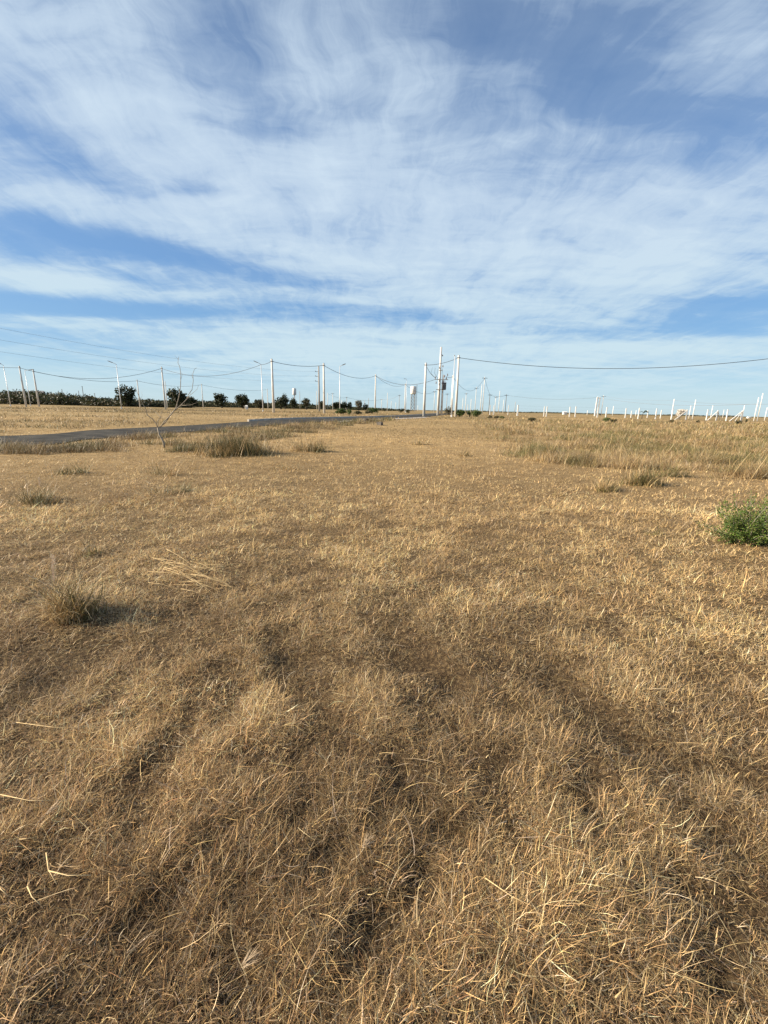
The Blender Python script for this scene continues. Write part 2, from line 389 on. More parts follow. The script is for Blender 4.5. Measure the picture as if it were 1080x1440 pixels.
# ------------------------------------------------------------------ ground and road
def build_ground():
    R = np.concatenate([[0.0], np.geomspace(.12, 14, 480), np.geomspace(14.3, 9000, 170)]); A = np.radians(np.concatenate([np.arange(-64, 64, .27), np.arange(64, 296, 4)]))
    na = len(A); rr, aa = np.meshgrid(R[1:], A, indexing='ij')
    X = rr*np.sin(aa); Y = rr*np.cos(aa); Z = terr(X, Y)
    V = np.stack([X.ravel(), Y.ravel(), Z.ravel()], 1); V = np.vstack([V, [0, 0, tz(0, 0)]])
    i, j = np.meshgrid(np.arange(len(R)-2), np.arange(na), indexing='ij'); j2 = (j+1) % na
    Q = np.stack([i*na+j, i*na+j2, (i+1)*na+j2, (i+1)*na+j], -1).reshape(-1, 4)[:, ::-1]
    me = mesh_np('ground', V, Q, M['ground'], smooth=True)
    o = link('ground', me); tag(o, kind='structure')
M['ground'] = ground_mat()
build_ground()

def strip(name, L, Rr, dz, mat_, thick=None):
    n = len(L); V = []; F = []
    for a, b in zip(L, Rr):
        for q in (0, .33, .67, 1):
            p = a*(1-q)+b*q; V.append((p[0], p[1], tz(p[0], p[1])+dz))
    for i in range(n-1):
        for k in range(3): F.append((i*4+k, i*4+k+1, (i+1)*4+k+1, (i+1)*4+k))
    me = bpy.data.meshes.new(name); me.from_pydata(V, [], F); me.update(); me.materials.append(mat_)
    return link(name, me)
nrm = (RF-RN)/np.linalg.norm(RF-RN, axis=1)[:, None]
tag(strip('road', RN+nrm*.5, RF-nrm*.5, .03, M['asphalt']), kind='structure')
mbk = MB(); sel = [i for i in range(len(RF)) if RF[i][1] > 33 and RF[i][1] < 130]
for i, i2 in zip(sel[:-1], sel[1:]):
    a, b = RF[i], RF[i2]; c = (a+b)/2; L = np.linalg.norm(b-a)
    mbk.box((c[0], c[1], tz(c[0], c[1])+.06), (L*.985, .16, .20), math.atan2(b[1]-a[1], b[0]-a[0]))
tag(mbk.build('kerb', M['kerb']), kind='structure')
# pale gravel verge on the near side
gv = [i for i in range(len(RN)) if 35 < RN[i][1] < 60]
tag(strip('gravel_verge', RN[gv]-nrm[gv]*1.6+.0, RN[gv]+nrm[gv]*.5, .035, M['gravel']), kind='structure')

# ------------------------------------------------------------------ grass
def blades(P, L, W, tilt0, tilt1, az, col, lev=4, curl=None, taper=.12):
    """ribbons that bend from tilt0 to tilt1 (radians from vertical)"""
    n = len(P); ts = np.linspace(0, 1, lev); cur = P.copy(); V = np.zeros((n, lev, 2, 3), np.float32)
    curl = np.zeros(n) if curl is None else curl
    wa = az+np.pi/2+np.random.default_rng(3).normal(0, .5, n)
    for i, t in enumerate(ts):
        w = W*(1-(1-taper)*t**1.5)/2
        wv = np.stack([np.cos(wa+curl*t)*w, np.sin(wa+curl*t)*w, np.zeros(n)], 1)
        V[:, i, 0] = cur-wv; V[:, i, 1] = cur+wv
        if i < lev-1:
            tm = (t+ts[i+1])/2; a = tilt0+(tilt1-tilt0)*tm; z = az+curl*tm
            cur = cur+np.stack([np.sin(a)*np.cos(z), np.sin(a)*np.sin(z), np.cos(a)], 1)*(L/(lev-1))[:, None]
    b = (np.arange(n)*lev*2)[:, None, None]; k = np.arange(lev-1)[None, :, None]*2
    Q = (b+k+np.array([0, 1, 3, 2])[None, None, :]).reshape(-1, 4)
    C = np.repeat(col, lev*2, axis=0)
    return V.reshape(-1, 3), Q, C
def join(parts):
    V = []; Q = []; C = []; o = 0
    for v, q, c in parts: V.append(v); Q.append(q+o); C.append(c); o += len(v)
    return np.vstack(V), np.vstack(Q), np.vstack(C)
PAL = np.array([(.60, .43, .205), (.51, .36, .17), (.41, .27, .125), (.31, .185, .085), (.74, .58, .34), (.50, .36, .18), (.21, .12, .055), (.36, .27, .145), (.54, .45, .32)])
def palette(n, r, w):
    w = np.array(w, float); i = r.choice(len(PAL), n, p=w/w.sum()); return PAL[i]*r.uniform(.48, 1.42, (n, 1))*r.normal(1, .03, (n, 3))

HALF = math.radians(54); AY = -1.3
def wedge(n, r0, r1, expo, r):
    """points about (0,AY) with area density ~ r**-expo"""
    k = 2-expo; u = r.random(n)
    rr = (r0**k+u*(r1**k-r0**k))**(1/k) if abs(k) > 1e-6 else r0*(r1/r0)**u
    a = r.uniform(-HALF, HALF, n)
    return rr*np.sin(a), AY+rr*np.cos(a), rr

def build_grass():
    r = np.random.default_rng(11); parts = []
    def field(x, y):
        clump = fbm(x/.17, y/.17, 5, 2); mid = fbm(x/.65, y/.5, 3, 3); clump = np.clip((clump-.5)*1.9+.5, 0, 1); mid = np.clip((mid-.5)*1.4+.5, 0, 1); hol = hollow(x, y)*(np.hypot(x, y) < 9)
        return clump, mid, hol
    specs = [(215000, 1.55, 3.0, 0.0, 'a'), (640000, 3.0, 10, 2.0001, 'b'), (330000, 10, 30, 2.001, 'c'), (120000, 30, 110, 2.2, 'd')]
    for n, r0, r1, ex, kind in specs:
        x, y, rr = wedge(n, r0, r1, ex, r)
        clump, mid, hol = field(x, y); rd = road_d(x, y)
        keep = (rd > -1.9+3.0*fbm(x/1.3, y/1.3, 4, 2)*r.random(n)) & (r.random(n) < np.clip(.50+2.2*clump*mid-7*hol, .50, 1))
        x, y, rr, clump, mid, hol, rd = (q[keep] for q in (x, y, rr, clump, mid, hol, rd)); n = len(x)
        d = np.maximum(np.hypot(x, y), .6); z = terr(x, y)
        L = r.gamma(4, .0158, n)*(.48+.85*clump)*(.84+.34*mid)
        L = np.clip(L, .025, .22)*np.clip(1-5*hol, .55, 1)
        W = np.clip(r.lognormal(math.log(.0017), .38, n), .0008, .0048)*(1 if kind == 'a' else 1.05)
        if kind == 'a': W = W*1.0; lev = 5
        elif kind == 'b': W = W*np.clip(d/2.7, 1, 5)*.95; L = L*np.clip(d/6, .95, 1.3); lev = 4
        elif kind == 'c': W = W*np.clip(d/2.5, 1, 15); L = L*np.clip(d/18, 1, 1.3); lev = 3
        else: W = W*np.clip(d/1.9, 1, 50); L = L*np.clip(d/24, 1, 1.8); lev = 3
        dirn = 2*np.pi*fbm(x/.5, y/.5, 6, 2)*2
        az = dirn+r.normal(0, 2.2, n)
        t0 = np.abs(r.normal(.70, .42, n)+.42*np.clip((d-2.5)/4, 0, 1)); t1 = t0+r.normal(.8, .8, n)
        flat = r.random(n) < .38; t0 = np.where(flat, r.uniform(1.1, 1.5, n), t0); t1 = np.where(flat, r.uniform(1.2, 1.75, n), t1)
        t1 = np.clip(t1, -.3, 2.3)
        z = z+np.where(flat, r.uniform(0, .028, n)*(.4+clump), 0)
        # brown towards the near left, golden further off, varied in large patches
        big = fbm(x/3.5, y/3.5, 0, 3)
        gold = np.clip((d-1.2)/5, 0, 1)*.6+.5*(big-.5)+.04*np.clip(x, -3, 3)
        pick = r.random(n) < np.clip(.45+gold, .05, .97)
        ca = palette(n, r, (5, 6, 4, 1.0, 3, 3, .6, .7, 1.5)); cb = palette(n, r, (2.4, 3, 4, 4, 1.8, 2, 3.5, 1.2, 2.0))
        col = np.where(pick[:, None], ca, cb)
        col = col*np.clip(1-7*hol, .58, 1)[:, None]  # darker in the hollows: decayed thatch tone plus shade put into the colour
        col = col + (col.mean(0)-col)*np.clip((d-4)/14, 0, .55)[:, None]
        col = col*((.74+.52*mid)*(.85+.3*r.random(n)))[:, None]
        old_shade = np.clip(1-(d-2.2)/5, .25, 1)*np.clip(.62-.35*(d-1.2), .26, .55)
        col = col*np.where(flat, 1-old_shade, 1.14)[:, None]  # old flat thatch darker, upright blades lighter: shade of the gaps painted in
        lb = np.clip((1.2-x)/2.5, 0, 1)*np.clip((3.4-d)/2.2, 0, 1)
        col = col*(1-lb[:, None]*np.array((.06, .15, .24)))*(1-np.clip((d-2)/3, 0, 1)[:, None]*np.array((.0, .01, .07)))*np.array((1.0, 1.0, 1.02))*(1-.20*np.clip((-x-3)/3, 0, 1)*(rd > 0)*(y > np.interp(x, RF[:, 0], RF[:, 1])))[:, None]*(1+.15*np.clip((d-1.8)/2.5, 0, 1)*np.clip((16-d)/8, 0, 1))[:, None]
        tone = np.clip((fbm(x/1.3, y/.9, 4, 4)-.5)*3.6, -1, 1)[:, None]; col = col*(1+tone*np.array((.15, .17, .18)))
        spot = np.clip((fbm(x/.42+9, y/.42, 7, 3)-.60)*9, 0, 1)*np.clip((d-1.5)/2, 0, 1); col = col*(1-spot[:, None]*np.array((.24, .26, .26)))
        pt = np.clip((fbm(x/9, y/5, 6, 3)-.44+.06*(x < -4))*6, 0, 1)*np.clip((d-14)/10, 0, 1)
        col = col*(1-.80*pt[:, None])+np.array((.155, .115, .058))*.80*pt[:, None]
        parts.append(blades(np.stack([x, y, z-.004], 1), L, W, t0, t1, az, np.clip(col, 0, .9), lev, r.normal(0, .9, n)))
    V, Q, C = join(parts)
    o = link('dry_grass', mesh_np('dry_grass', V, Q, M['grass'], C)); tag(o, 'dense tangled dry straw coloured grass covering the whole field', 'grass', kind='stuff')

    # long loose stems standing proud of the mat
    parts = []
    n = 2600; x, y, rr = wedge(n, 1.6, 12, 1.7, r); d = np.hypot(x, y); keep = road_d(x, y) > .5; x, y, d = x[keep], y[keep], d[keep]; n = len(x)
    parts.append(blades(np.stack([x, y, terr(x, y)+r.uniform(0, .05, n)], 1), r.uniform(.06, .20, n), r.uniform(.0014, .0026, n)*np.clip(d/3, .9, 4), r.uniform(.8, 1.45, n), r.uniform(1.2, 1.9, n), r.uniform(0, 6.28, n), palette(n, r, (3, 2, 1, 0, 3, 1, 0, 0, 2)), 6, r.normal(0, .7, n)))
    V, Q, C = join(parts)
    o = link('loose_straw', mesh_np('loose_straw', V, Q, M['grass'], C)); tag(o, 'long pale loose stems lying over the short dry grass', 'straw', kind='stuff')

    # rank tall growth in two belts
    parts = []
    n = 420000; y = 11*(52/11)**r.random(n); x = y*r.uniform(.12, 1.15, n)
    lim = 11.6+1.6*(fbm(x/3, y*0, 1)-.5)*2+3.5*sstep((8-x)/5); msk = fbm(x/2.0, y/1.3, 2, 3)
    side = sstep((x-(1.8+.12*y))/3.0)
    keep = (y > lim) & (r.random(n) < np.clip((msk-.44+.10*sstep((x-5)/4))*6, .03, 1)*side*np.clip(1.2-(y-12)/24, .10, 1))
    x, y = x[keep], y[keep]; xl = [x]; yl = [y]
    n = 420000; y = 9.5*(44/9.5)**r.random(n); x = -y*r.uniform(-.02, 1.15, n); rd = road_d(x, y)
    near = y < np.interp(x, RN[:, 0], RN[:, 1]); pxn = 540+600*x/y
    msk = fbm(x/1.8+9, y/1.2, 2, 3); wdt = np.interp(pxn, [-150, 40, 150, 250, 420, 520], [1.6, 2.4, 4.0, 5.5, 5.5, 2.5])
    thin = np.interp(pxn, [0, 90, 160, 520], [.6, .7, 1.0, .9])
    keep = (y < np.interp(x, RN[:, 0], RN[:, 1])+2.2) & (rd > -2.0+2.9*msk-.6*(pxn > 150)) & (rd < wdt+2.5*(msk-.5)) & (r.random(n) < np.clip((msk-.40)*5.0, .05, 1)*thin)
    xl.append(x[keep]); yl.append(y[keep])
    n = 60000; y = 18*(110/18)**r.random(n); x = -y*r.uniform(.05, 1.15, n); msk = fbm(x/7, y/4, 5, 3)
    keep = (y > np.interp(x, RF[:, 0], RF[:, 1])+1) & (road_d(x, y) > .4) & (msk > .60)
    xl.append(x[keep]); yl.append(y[keep])
    x = np.concatenate(xl); y = np.concatenate(yl)
    sx, sy = hit0(231, 630)[:2]; k_ = np.hypot((x-sx+.02*(y-sy))/.7, (y-sy+.9)/1.6) > .8+.4*r.random(len(x)); x, y = x[k_], y[k_]; n = len(x); d = np.hypot(x, y)
    cl = fbm(x/.75, y/.75, 4, 3); hh = .88*np.clip(.15+1.35*np.clip((cl-.5)*1.6+.5, 0, 1), .2, 1.3)
    L = r.gamma(8, .044, n)*hh*np.where(x < 0, .86, 1); W = r.uniform(.004, .009, n)*np.clip(d/13, 1, 6)
    grn = np.clip((fbm(x/1.5, y/1.0, 6, 3)-.44)*6, 0, 1)*(r.random(n) < .75); brn = np.clip((fbm(x/1.1+7, y/.8, 1, 3)-.48)*6, 0, 1)*(r.random(n) < .7)
    col = palette(n, r, (4, 4, 3, 1, 3, 3, .5, 3, 3)); g = np.array((.155, .165, .055))*r.uniform(.6, 1.3, (n, 1))
    bc = np.array((.20, .135, .065))*r.uniform(.6, 1.3, (n, 1)); col = col*(1-brn[:, None]*.8)+bc*brn[:, None]*.8
    col = col*(1-grn[:, None]*.85)+g*grn[:, None]*.85
    col = col*np.where(x < 0, .68, .82)[:, None]
    parts.append(blades(np.stack([x, y, terr(x, y)-.01], 1), L, W, np.abs(r.normal(.3, .3, n)), r.uniform(.4, 2.0, n), r.uniform(0, 6.28, n), col, 5, r.normal(0, .7, n)))
    V, Q, C = join(parts)
    o = link('tall_weeds', mesh_np('tall_weeds', V, Q, M['grass'], C)); tag(o, 'belts of tall straggly olive and straw weeds beyond the mown grass', 'weeds', kind='stuff')
build_grass()

# ------------------------------------------------------------------ single tussocks
def tussock(px, py, wpx, hpx, label, green=.3, n=500, dark=0, spread=.7, group='grass tussocks standing in the field', wmul=1.0, straw=.5, seed=None):
    p = hit(px, py); r = np.random.default_rng(int(px*7+py)); d = math.hypot(p[0], p[1])
    rad = wpx/FPX*p[1]/2; H = hpx/FPX*p[1]*1.15
    root = empty('grass_tussock', p); tag(root, label, 'tussock', group)
    def mk(name, n, colf, hm, t0, t1, wm):
        k = max(3, int(5+wpx/9)); ca = r.uniform(0, 6.28, k); cr = rad*.85*r.random(k)**.6
        cx = cr*np.cos(ca); cy = cr*np.sin(ca)*.8; ch = r.uniform(.35, 1.1, k)*(1.1-.4*cr/rad); cl = r.uniform(0, 6.28, k); ct = r.uniform(0, .5, k)
        i = r.integers(k, size=n); sp = rad*(.20+.25*r.random(k))[i]; x = cx[i]+sp*r.normal(0, .8, n); y = cy[i]+sp*r.normal(0, .6, n)
        z = terr(x+p[0], y+p[1])-p[2]-.01
        L = H*hm*r.gamma(7, 1/7.5, n)*ch[i]
        az = np.where(r.random(n) < .5, cl[i]+r.normal(0, .7, n), r.uniform(0, 6.28, n))
        W = r.uniform(.0024, .0055, n)*max(1, d/6.5)*wmul*wm
        v, q, c = blades(np.stack([x, y, z], 1), L, W, np.abs(r.normal(t0, .3, n))+ct[i]*.6, r.uniform(t1*.4, t1*2.2, n), az, colf(n), 6, r.normal(0, .8, n))
        o = link(name, mesh_np(name, v, q, M['grass'], c), root); return o
    gcol = lambda k: np.array((.135, .125, .045))*r.uniform(.5, 1.6, (k, 1))*(1-dark*.4)
    scol = lambda k: palette(k, r, (4, 4, 3, 1, 3, 3, 1, 2, 2))
    ng = int(n*green)
    if ng: mk('green_blades', ng, gcol, .95, .22, spread, 1.2)
    if n-ng: mk('dry_blades', n-ng, scol, 1.05, .28, spread*1.3, 1.0)
    return root, p, rad, H
T = [
 (106, 866, 72, 60, 'brown dense tussock in the left foreground with white feathery plume and long shadow', .26, 1700, .8, .8),
 (330, 638, 100, 27, 'largest dark green tussock beside the road, right of the bare sapling', .62, 4200, .95, .5),
 (436, 634, 46, 18, 'small pale green tussock just right of the big dark roadside clump', .45, 700, .3, .6),
 (52, 707, 66, 34, 'straggly straw and green tussock at the left edge with a pale seed head', .35, 700, .3, .9),
 (98, 667, 44, 20, 'low green spiky tussock at left below the roadside weeds', .65, 350, .2, 1.0),
 (252, 692, 60, 20, 'faint flat greenish tussock right of the left edge tussocks', .5, 420, .1, 1.1),
 (232, 668, 46, 18, 'thin straw tussock directly below the bare sapling', .2, 300, .1, 1.0),
 (903, 682, 46, 26, 'dark green tussock with short shadow, left of the bright green bush', .6, 900, .6, .6),
 (852, 690, 38, 20, 'pale straw and green tussock touching the dark one on its right', .35, 600, .1, .7),
 (776, 642, 26, 22, 'narrow upright green tussock in front of the right weed belt', .6, 320, .2, .6),
 (652, 641, 24, 10, 'tiny dark sprig tussock in the open middle of the field', .4, 160, .3, 1.0),
 (590, 625, 26, 10, 'tiny tussock in the mid field below the tall twin pole', .4, 160, .3, 1.0),
 (786, 697, 22, 12, 'sparse brown sprig left of the pale straw tussock', .1, 90, .3, 1.1),
 (128, 780, 34, 20, 'thin green sprouts among dry grass just above the shadowed tussock', .6, 120, .1, .9),
 (400, 660, 40, 12, 'flat pale straw tussock between the roadside clump and open field', .15, 200, .1, 1.1),
 (845, 636, 26, 11, 'low leafy green tuft at the foot of the right weed belt', .9, 220, .1, 1.0),
 (925, 752, 40, 14, 'greenish patchy tussock left of and below the bright green bush', .5, 160, .1, 1.2),
 (632, 655, 20, 8, 'faintest low sprig on the bare middle of the field', .4, 80, .2, 1.1),
]
roots = [tussock(*t) for t in T]
# feathery plume on the first
r0_, p0, rad0, H0 = roots[0]
def plume(root, p, px, py0, py1, name='plume'):
    a = at(px, py0, p[1])-p; b = at(px-3, py1, p[1])-p
    mb = MB().tube([a, (a+b)/2+np.array([.01, 0, 0]), b], [.003, .003, .002], 5)
    st = mb.build('stem', M['stalk'], root, True)
    r = np.random.default_rng(5); n = 500; t = r.random(n)**.8
    P = b[None]+(a-b)[None]*(t[:, None]*.45)
    v, q, c = blades(P, r.uniform(.015, .035, n), np.full(n, .0022), r.uniform(.2, .8, n), r.uniform(.3, 1.3, n), r.uniform(0, 6.28, n), np.array((.62, .52, .42))*r.uniform(.8, 1.2, (n, 1)), 3)
    link(name, mesh_np(name, v, q, M['grass'], c), root)
plume(r0_, p0, 78, 860, 782)
plume(roots[3][0], roots[3][1], 58, 700, 672)

# ------------------------------------------------------------------ lying straw
def straws(name, label, cat, lines, rad, group=None, lift=.05):
    mb = MB(); first = None; ps = []
    for ln in lines:
        w = [hit(*q) for q in ln]; w = [np.array([q[0], q[1], q[2]+lift*(.6+.4*math.sin(len(ps)*1.7))+(.03 if len(lines) > 1 else .008)*math.sin(i*1.6+len(ps))]) for i, q in enumerate(w)]
        if len(lines) == 1: z0, z1 = w[0][2], w[-1][2]; zm = max(0, w[1][2]-(z0+z1)/2)*.5; bow = np.cross(w[-1]-w[0], [0, 0, 1])*.05; w = [np.array([*(w[0]+(w[-1]-w[0])*i/2+bow*(i == 1))[:2], z0+(z1-z0)*i/2+zm]) for i in range(3)]
        if len(w) == 3 and len(lines) > 1: w = [w[0], w[0]*.5+w[1]*.5+np.array([0, .01, .008]), w[1], w[1]*.5+w[2]*.5+np.array([0, -.01, .008]), w[2]]
        ps.append(w)
    o0 = ps[0][0]
    for w in ps:
        w = [q-o0 for q in w]; k = len(w); mb.tube(w, [rad*(1-.5*i/(k-1)) for i in range(k)], 5)
    o = mb.build(name, M['stalk'], None, True); o.location = tuple(o0); tag(o, label, cat, group); return o
rs = np.random.default_rng(21); L_ = []
fan = [((212, 780), (250, 798), (290, 815)), ((225, 778), (262, 796), (300, 806)), ((240, 790), (280, 794), (322, 793)), ((205, 808), (250, 812), (310, 822)), ((235, 818), (285, 822), (332, 817)),
       ((258, 784), (290, 800), (318, 808)), ((262, 796), (300, 800), (335, 802)), ((220, 800), (262, 818), (300, 834)), ((270, 812), (300, 820), (325, 832)), ((248, 806), (290, 808), (330, 810)), ((215, 786), (240, 806), (278, 824)), ((265, 822), (300, 818), (328, 812))]
fan = [tuple((a+10, b+6+(4*math.sin(a*.3+b)) ) for a, b in f) for f in fan]
for f in fan: L_.append(f)
for _ in range(16):
    f = fan[rs.integers(len(fan))]; o_ = rs.normal(0, 9, 2)*np.array([1, .7]); L_.append(tuple((q[0]+o_[0]+rs.normal(0, 6), q[1]+o_[1]+rs.normal(0, 3)) for q in f))
straws('straw_bundle', 'pale yellow fan of long broken stalks lying right of the shadowed tussock', 'straw', L_, .0017, lift=.06)
SG = 'loose straws lying in the near grass at left'
for ln, lab, rd_ in [
    (((0, 1130), (50, 1133), (97, 1139)), 'longest pale straw lying level from the left picture edge', .0019),
    (((68, 1214), (75, 1237), (83, 1259)), 'golden straw pointing down the slope, its foot touching a level straw', .0019),
    (((72, 1240), (100, 1242), (131, 1246)), 'level cream straw crossing the golden one', .0019),
    (((42, 1262), (50, 1273), (60, 1288)), 'short tilted straw below and left of the crossed pair', .0019),
    (((0, 1254), (6, 1262), (14, 1275)), 'short thick straw cut by the left edge, under the crossed pair', .0019),
    (((30, 1195), (50, 1191), (68, 1187)), 'short level straw just above the crossed pair', .0018),
    (((25, 1027), (90, 1029), (150, 1033)), 'thin long straw near the top of the left foreground grass', .0013),
    (((130, 1044), (170, 1030), (205, 1020)), 'thin curved straw rising to the right beside the long thin one', .0013),
    (((680, 1250), (720, 1272), (760, 1297)), 'long thin grey straw slanting down in the centre right foreground', .0018),
    (((862, 1420), (872, 1405), (884, 1390)), 'short upright yellow straw at the bottom right', .0022),
]: straws('straw_stalk', lab, 'straw', [ln], rd_, SG, .075)
for px, py, lab in [(345, 1375, 'pale frayed husk in the bottom centre left grass'), (512, 1205, 'pinkish frayed husk in the central foreground grass'), (72, 1158, 'small cream husk among the left straws')]:
    p = hit(px, py); r = np.random.default_rng(px); n = 34
    v, q, c = blades(np.tile([[0, 0, .055]], (n, 1))+r.normal(0, .004, (n, 3)), r.uniform(.02, .055, n), np.full(n, .0028), r.uniform(1.0, 1.5, n), r.uniform(1.1, 1.7, n), r.normal(.7, .35, n), np.array((.40, .30, .19))*r.uniform(.7, 1.2, (n, 1)), 4)
    o = link('grass_husk', mesh_np('grass_husk', v, q, M['grass'], c)); o.location = tuple(p); tag(o, lab, 'husk', 'frayed husks in the near grass')

# ------------------------------------------------------------------ leafy plants and trees
def leafcloud(blobs, n, size, cols, r, elong=1.6, up=.0, shell=.55):
    """leaf clumps spread through lobes: blobs = (x,y,z,rx,ry,rz)"""
    B = np.array(blobs); w = (B[:, 3]*B[:, 4]*B[:, 5])**.7; i = r.choice(len(B), n, p=w/w.sum()); b = B[i]
    d = r.normal(0, 1, (n, 3)); d /= np.linalg.norm(d, axis=1)[:, None]
    rad = shell+(1-shell)*r.random(n)**.6; rad = np.where(r.random(n) < .25, rad*r.random(n), rad)*(1+.14*r.normal(0, 1, n))
    c = b[:, :3]+d*b[:, 3:]*rad[:, None]
    # clusters: pull points to noise
    a = r.normal(0, 1, (n, 3)); a[:, 2] += up; a /= np.linalg.norm(a, axis=1)[:, None]
    e = np.cross(a, r.normal(0, 1, (n, 3))); e /= np.linalg.norm(e, axis=1)[:, None]
    s = size*r.uniform(.6, 1.4, n)[:, None]
    V = np.stack([c-a*s*elong*.5, c+e*s*.5, c+a*s*elong*.5, c-e*s*.5], 1).reshape(-1, 3)
    Q = np.arange(4*n).reshape(-1, 4)
    cc = np.array(cols); ci = cc[r.integers(len(cc), size=n)]*r.uniform(.7, 1.35, (n, 1))
    return V, Q, np.repeat(ci, 4, axis=0)

def weed_bush():
    r = np.random.default_rng(4); p = hit(1050, 764)
    root = empty('green_bush', p); tag(root, 'bright green feathery leafy bush low in dry grass at the right edge', 'bush')
    mb = MB(); V = []; Q = []; C = []; off = 0
    for i in range(64):
        a = r.uniform(0, 6.28); t = r.uniform(.1, 1.35); L = r.uniform(.24, .66)*(1.05-.15*t)
        h = np.array([math.cos(a)*math.sin(t), math.sin(a)*math.sin(t), math.cos(t)]); b0 = np.array([r.normal(0, .07), r.normal(0, .06), 0])
        pts = [b0, b0+h*L*.5+np.array([0, 0, .03]), b0+h*L]; mb.tube(pts, [.004, .003, .0015], 5)
        n = int(r.uniform(90, 240)); tt = r.uniform(.15, 1.03, n)[:, None]; base = b0+h*L*tt+r.normal(0, .028, (n, 3))
        d = h+r.normal(0, .8, (n, 3)); d /= np.linalg.norm(d, axis=1)[:, None]; e = np.cross(d, r.normal(0, 1, (n, 3))); e /= np.linalg.norm(e, axis=1)[:, None]
        l = r.uniform(.018, .042, n)[:, None]
        v = np.stack([base, base+d*l*.5+e*l*.17, base+d*l, base+d*l*.5-e*l*.17], 1).reshape(-1, 3)
        V.append(v); Q.append(np.arange(4*n).reshape(-1, 4)+off); off += 4*n
        cs = np.array([(.085, .145, .025), (.125, .19, .035), (.05, .095, .018), (.17, .19, .055)]); C.append(np.repeat(cs[r.integers(4, size=n)]*r.uniform(.7, 1.2, (n, 1)), 4, axis=0))
    mb.build('stem', M['bark'], root, True)
    link('foliage', mesh_np('foliage', np.vstack(V), np.vstack(Q), M['leaf'], np.vstack(C)), root)
weed_bush()

GREEN = [(.030, .038, .014), (.022, .030, .012), (.048, .056, .020), (.018, .025, .011)]
OLIVE = [(.056, .056, .024), (.040, .044, .019), (.080, .070, .034), (.030, .034, .015)]
BGREEN = [(.07, .11, .03), (.05, .08, .02), (.10, .13, .04)]
GREYG = [(.13, .12, .075), (.10, .095, .06), (.16, .145, .10)]
def tree(name, cat, px, ytop, wpx, depth, label, group, cols=GREEN, trunk=.25, lobes=7, size=None, n=900, seed=0, dy=0):
    r = np.random.default_rng(int(px*3+seed)); p = ground(px, depth); yb = proj(p)[1]
    H = max((yb-ytop)/FPX*depth, .4); Wd = wpx/FPX*depth
    root = empty(name, p); tag(root, label, cat, group)
    ch = H*(1-trunk*.6); cz = H-ch/2
    bl = [(0, 0, cz, Wd*.36, Wd*.33, ch*.44)]
    for _ in range(lobes):
        a = r.uniform(0, 6.28); q = r.uniform(.35, .8)
        bl.append((math.cos(a)*Wd*.46*q, math.sin(a)*Wd*.38*q, cz+r.uniform(-.55, .6)*ch*.4, Wd*r.uniform(.13, .24), Wd*r.uniform(.13, .22), ch*r.uniform(.13, .24)))
    mb = MB().tube([(0, 0, -.1), (Wd*.02, 0, H*trunk), (0, Wd*.02, cz)], [Wd*.045+.03, Wd*.035+.02, Wd*.02], 7)
    for k in range(4):
        a = k*1.6+r.uniform(0, 1); mb.tube([(0, 0, H*trunk*.8), (math.cos(a)*Wd*.12, math.sin(a)*Wd*.12, cz*.9), (math.cos(a)*Wd*.25, math.sin(a)*Wd*.25, cz+ch*.15)], [Wd*.02+.01, Wd*.014, Wd*.006], 5)
    mb.build('trunk', M['darkbark'], root, True)
    s = size or max(.10, Wd*.06)
    v, q, c = leafcloud(bl, n, s, cols, r)
    link('crown', mesh_np('crown', v, q, M['leaf'], c), root)
TG = 'trees along the left horizon'
for a in [
 (178, 541, 27, 150, 'tall rounded dark tree behind the lamp post at far left', GREEN, .1), (250, 546, 30, 150, 'wide dark tree behind the bare sapling', GREEN, .1), (268, 558, 24, 160, 'low dark tree adjoining the wide tree on its right', GREEN, .1),
 (312, 553, 22, 170, 'pointed dark tree left of the paired round trees', GREEN, .1), (342, 553.5, 22, 170, 'round dark tree with a short thin pole in front of it', GREEN, .1), (366, 562, 18, 200, 'low olive tree just left of the slim lamp and concrete pole', OLIVE, .1),
 (395, 558, 22, 180, 'broad dark tree immediately right of the tall concrete pole', GREEN, .1), (401, 553, 12, 190, 'peaked dark tree left of the left hand water tank', GREEN, .15), (413, 559.5, 13, 200, 'small dark tree beneath the left hand water tank', GREEN, .15),
 (431, 559.5, 14, 200, 'wind blown leaning olive tree right of the left hand water tank', OLIVE, .2), (453, 564, 12, 230, 'low dark tree hidden behind the tall central left pole', GREEN, .1), (475, 565, 18, 230, 'low dark tree behind the double headed cluster of thin poles', GREEN, .1),
 (484, 563.5, 10, 230, 'dark tree right of the slim right facing lamp', GREEN, .1), (492, 565, 9, 230, 'small round dark tree standing apart near the road end', GREEN, .15), (504, 563, 12, 230, 'sparse grey green tree before the mid road pole', GREYG, .2), (513.5, 567.5, 8, 230, 'smallest dark tree at the right end of the tree row', GREEN, .1)]:
    px, yt, w, d, lab, cols, tr = a
    tree('tree', 'tree', px, yt, w, d, lab, TG, cols, tr, n=1300)
SGp = 'low bushes on the field'
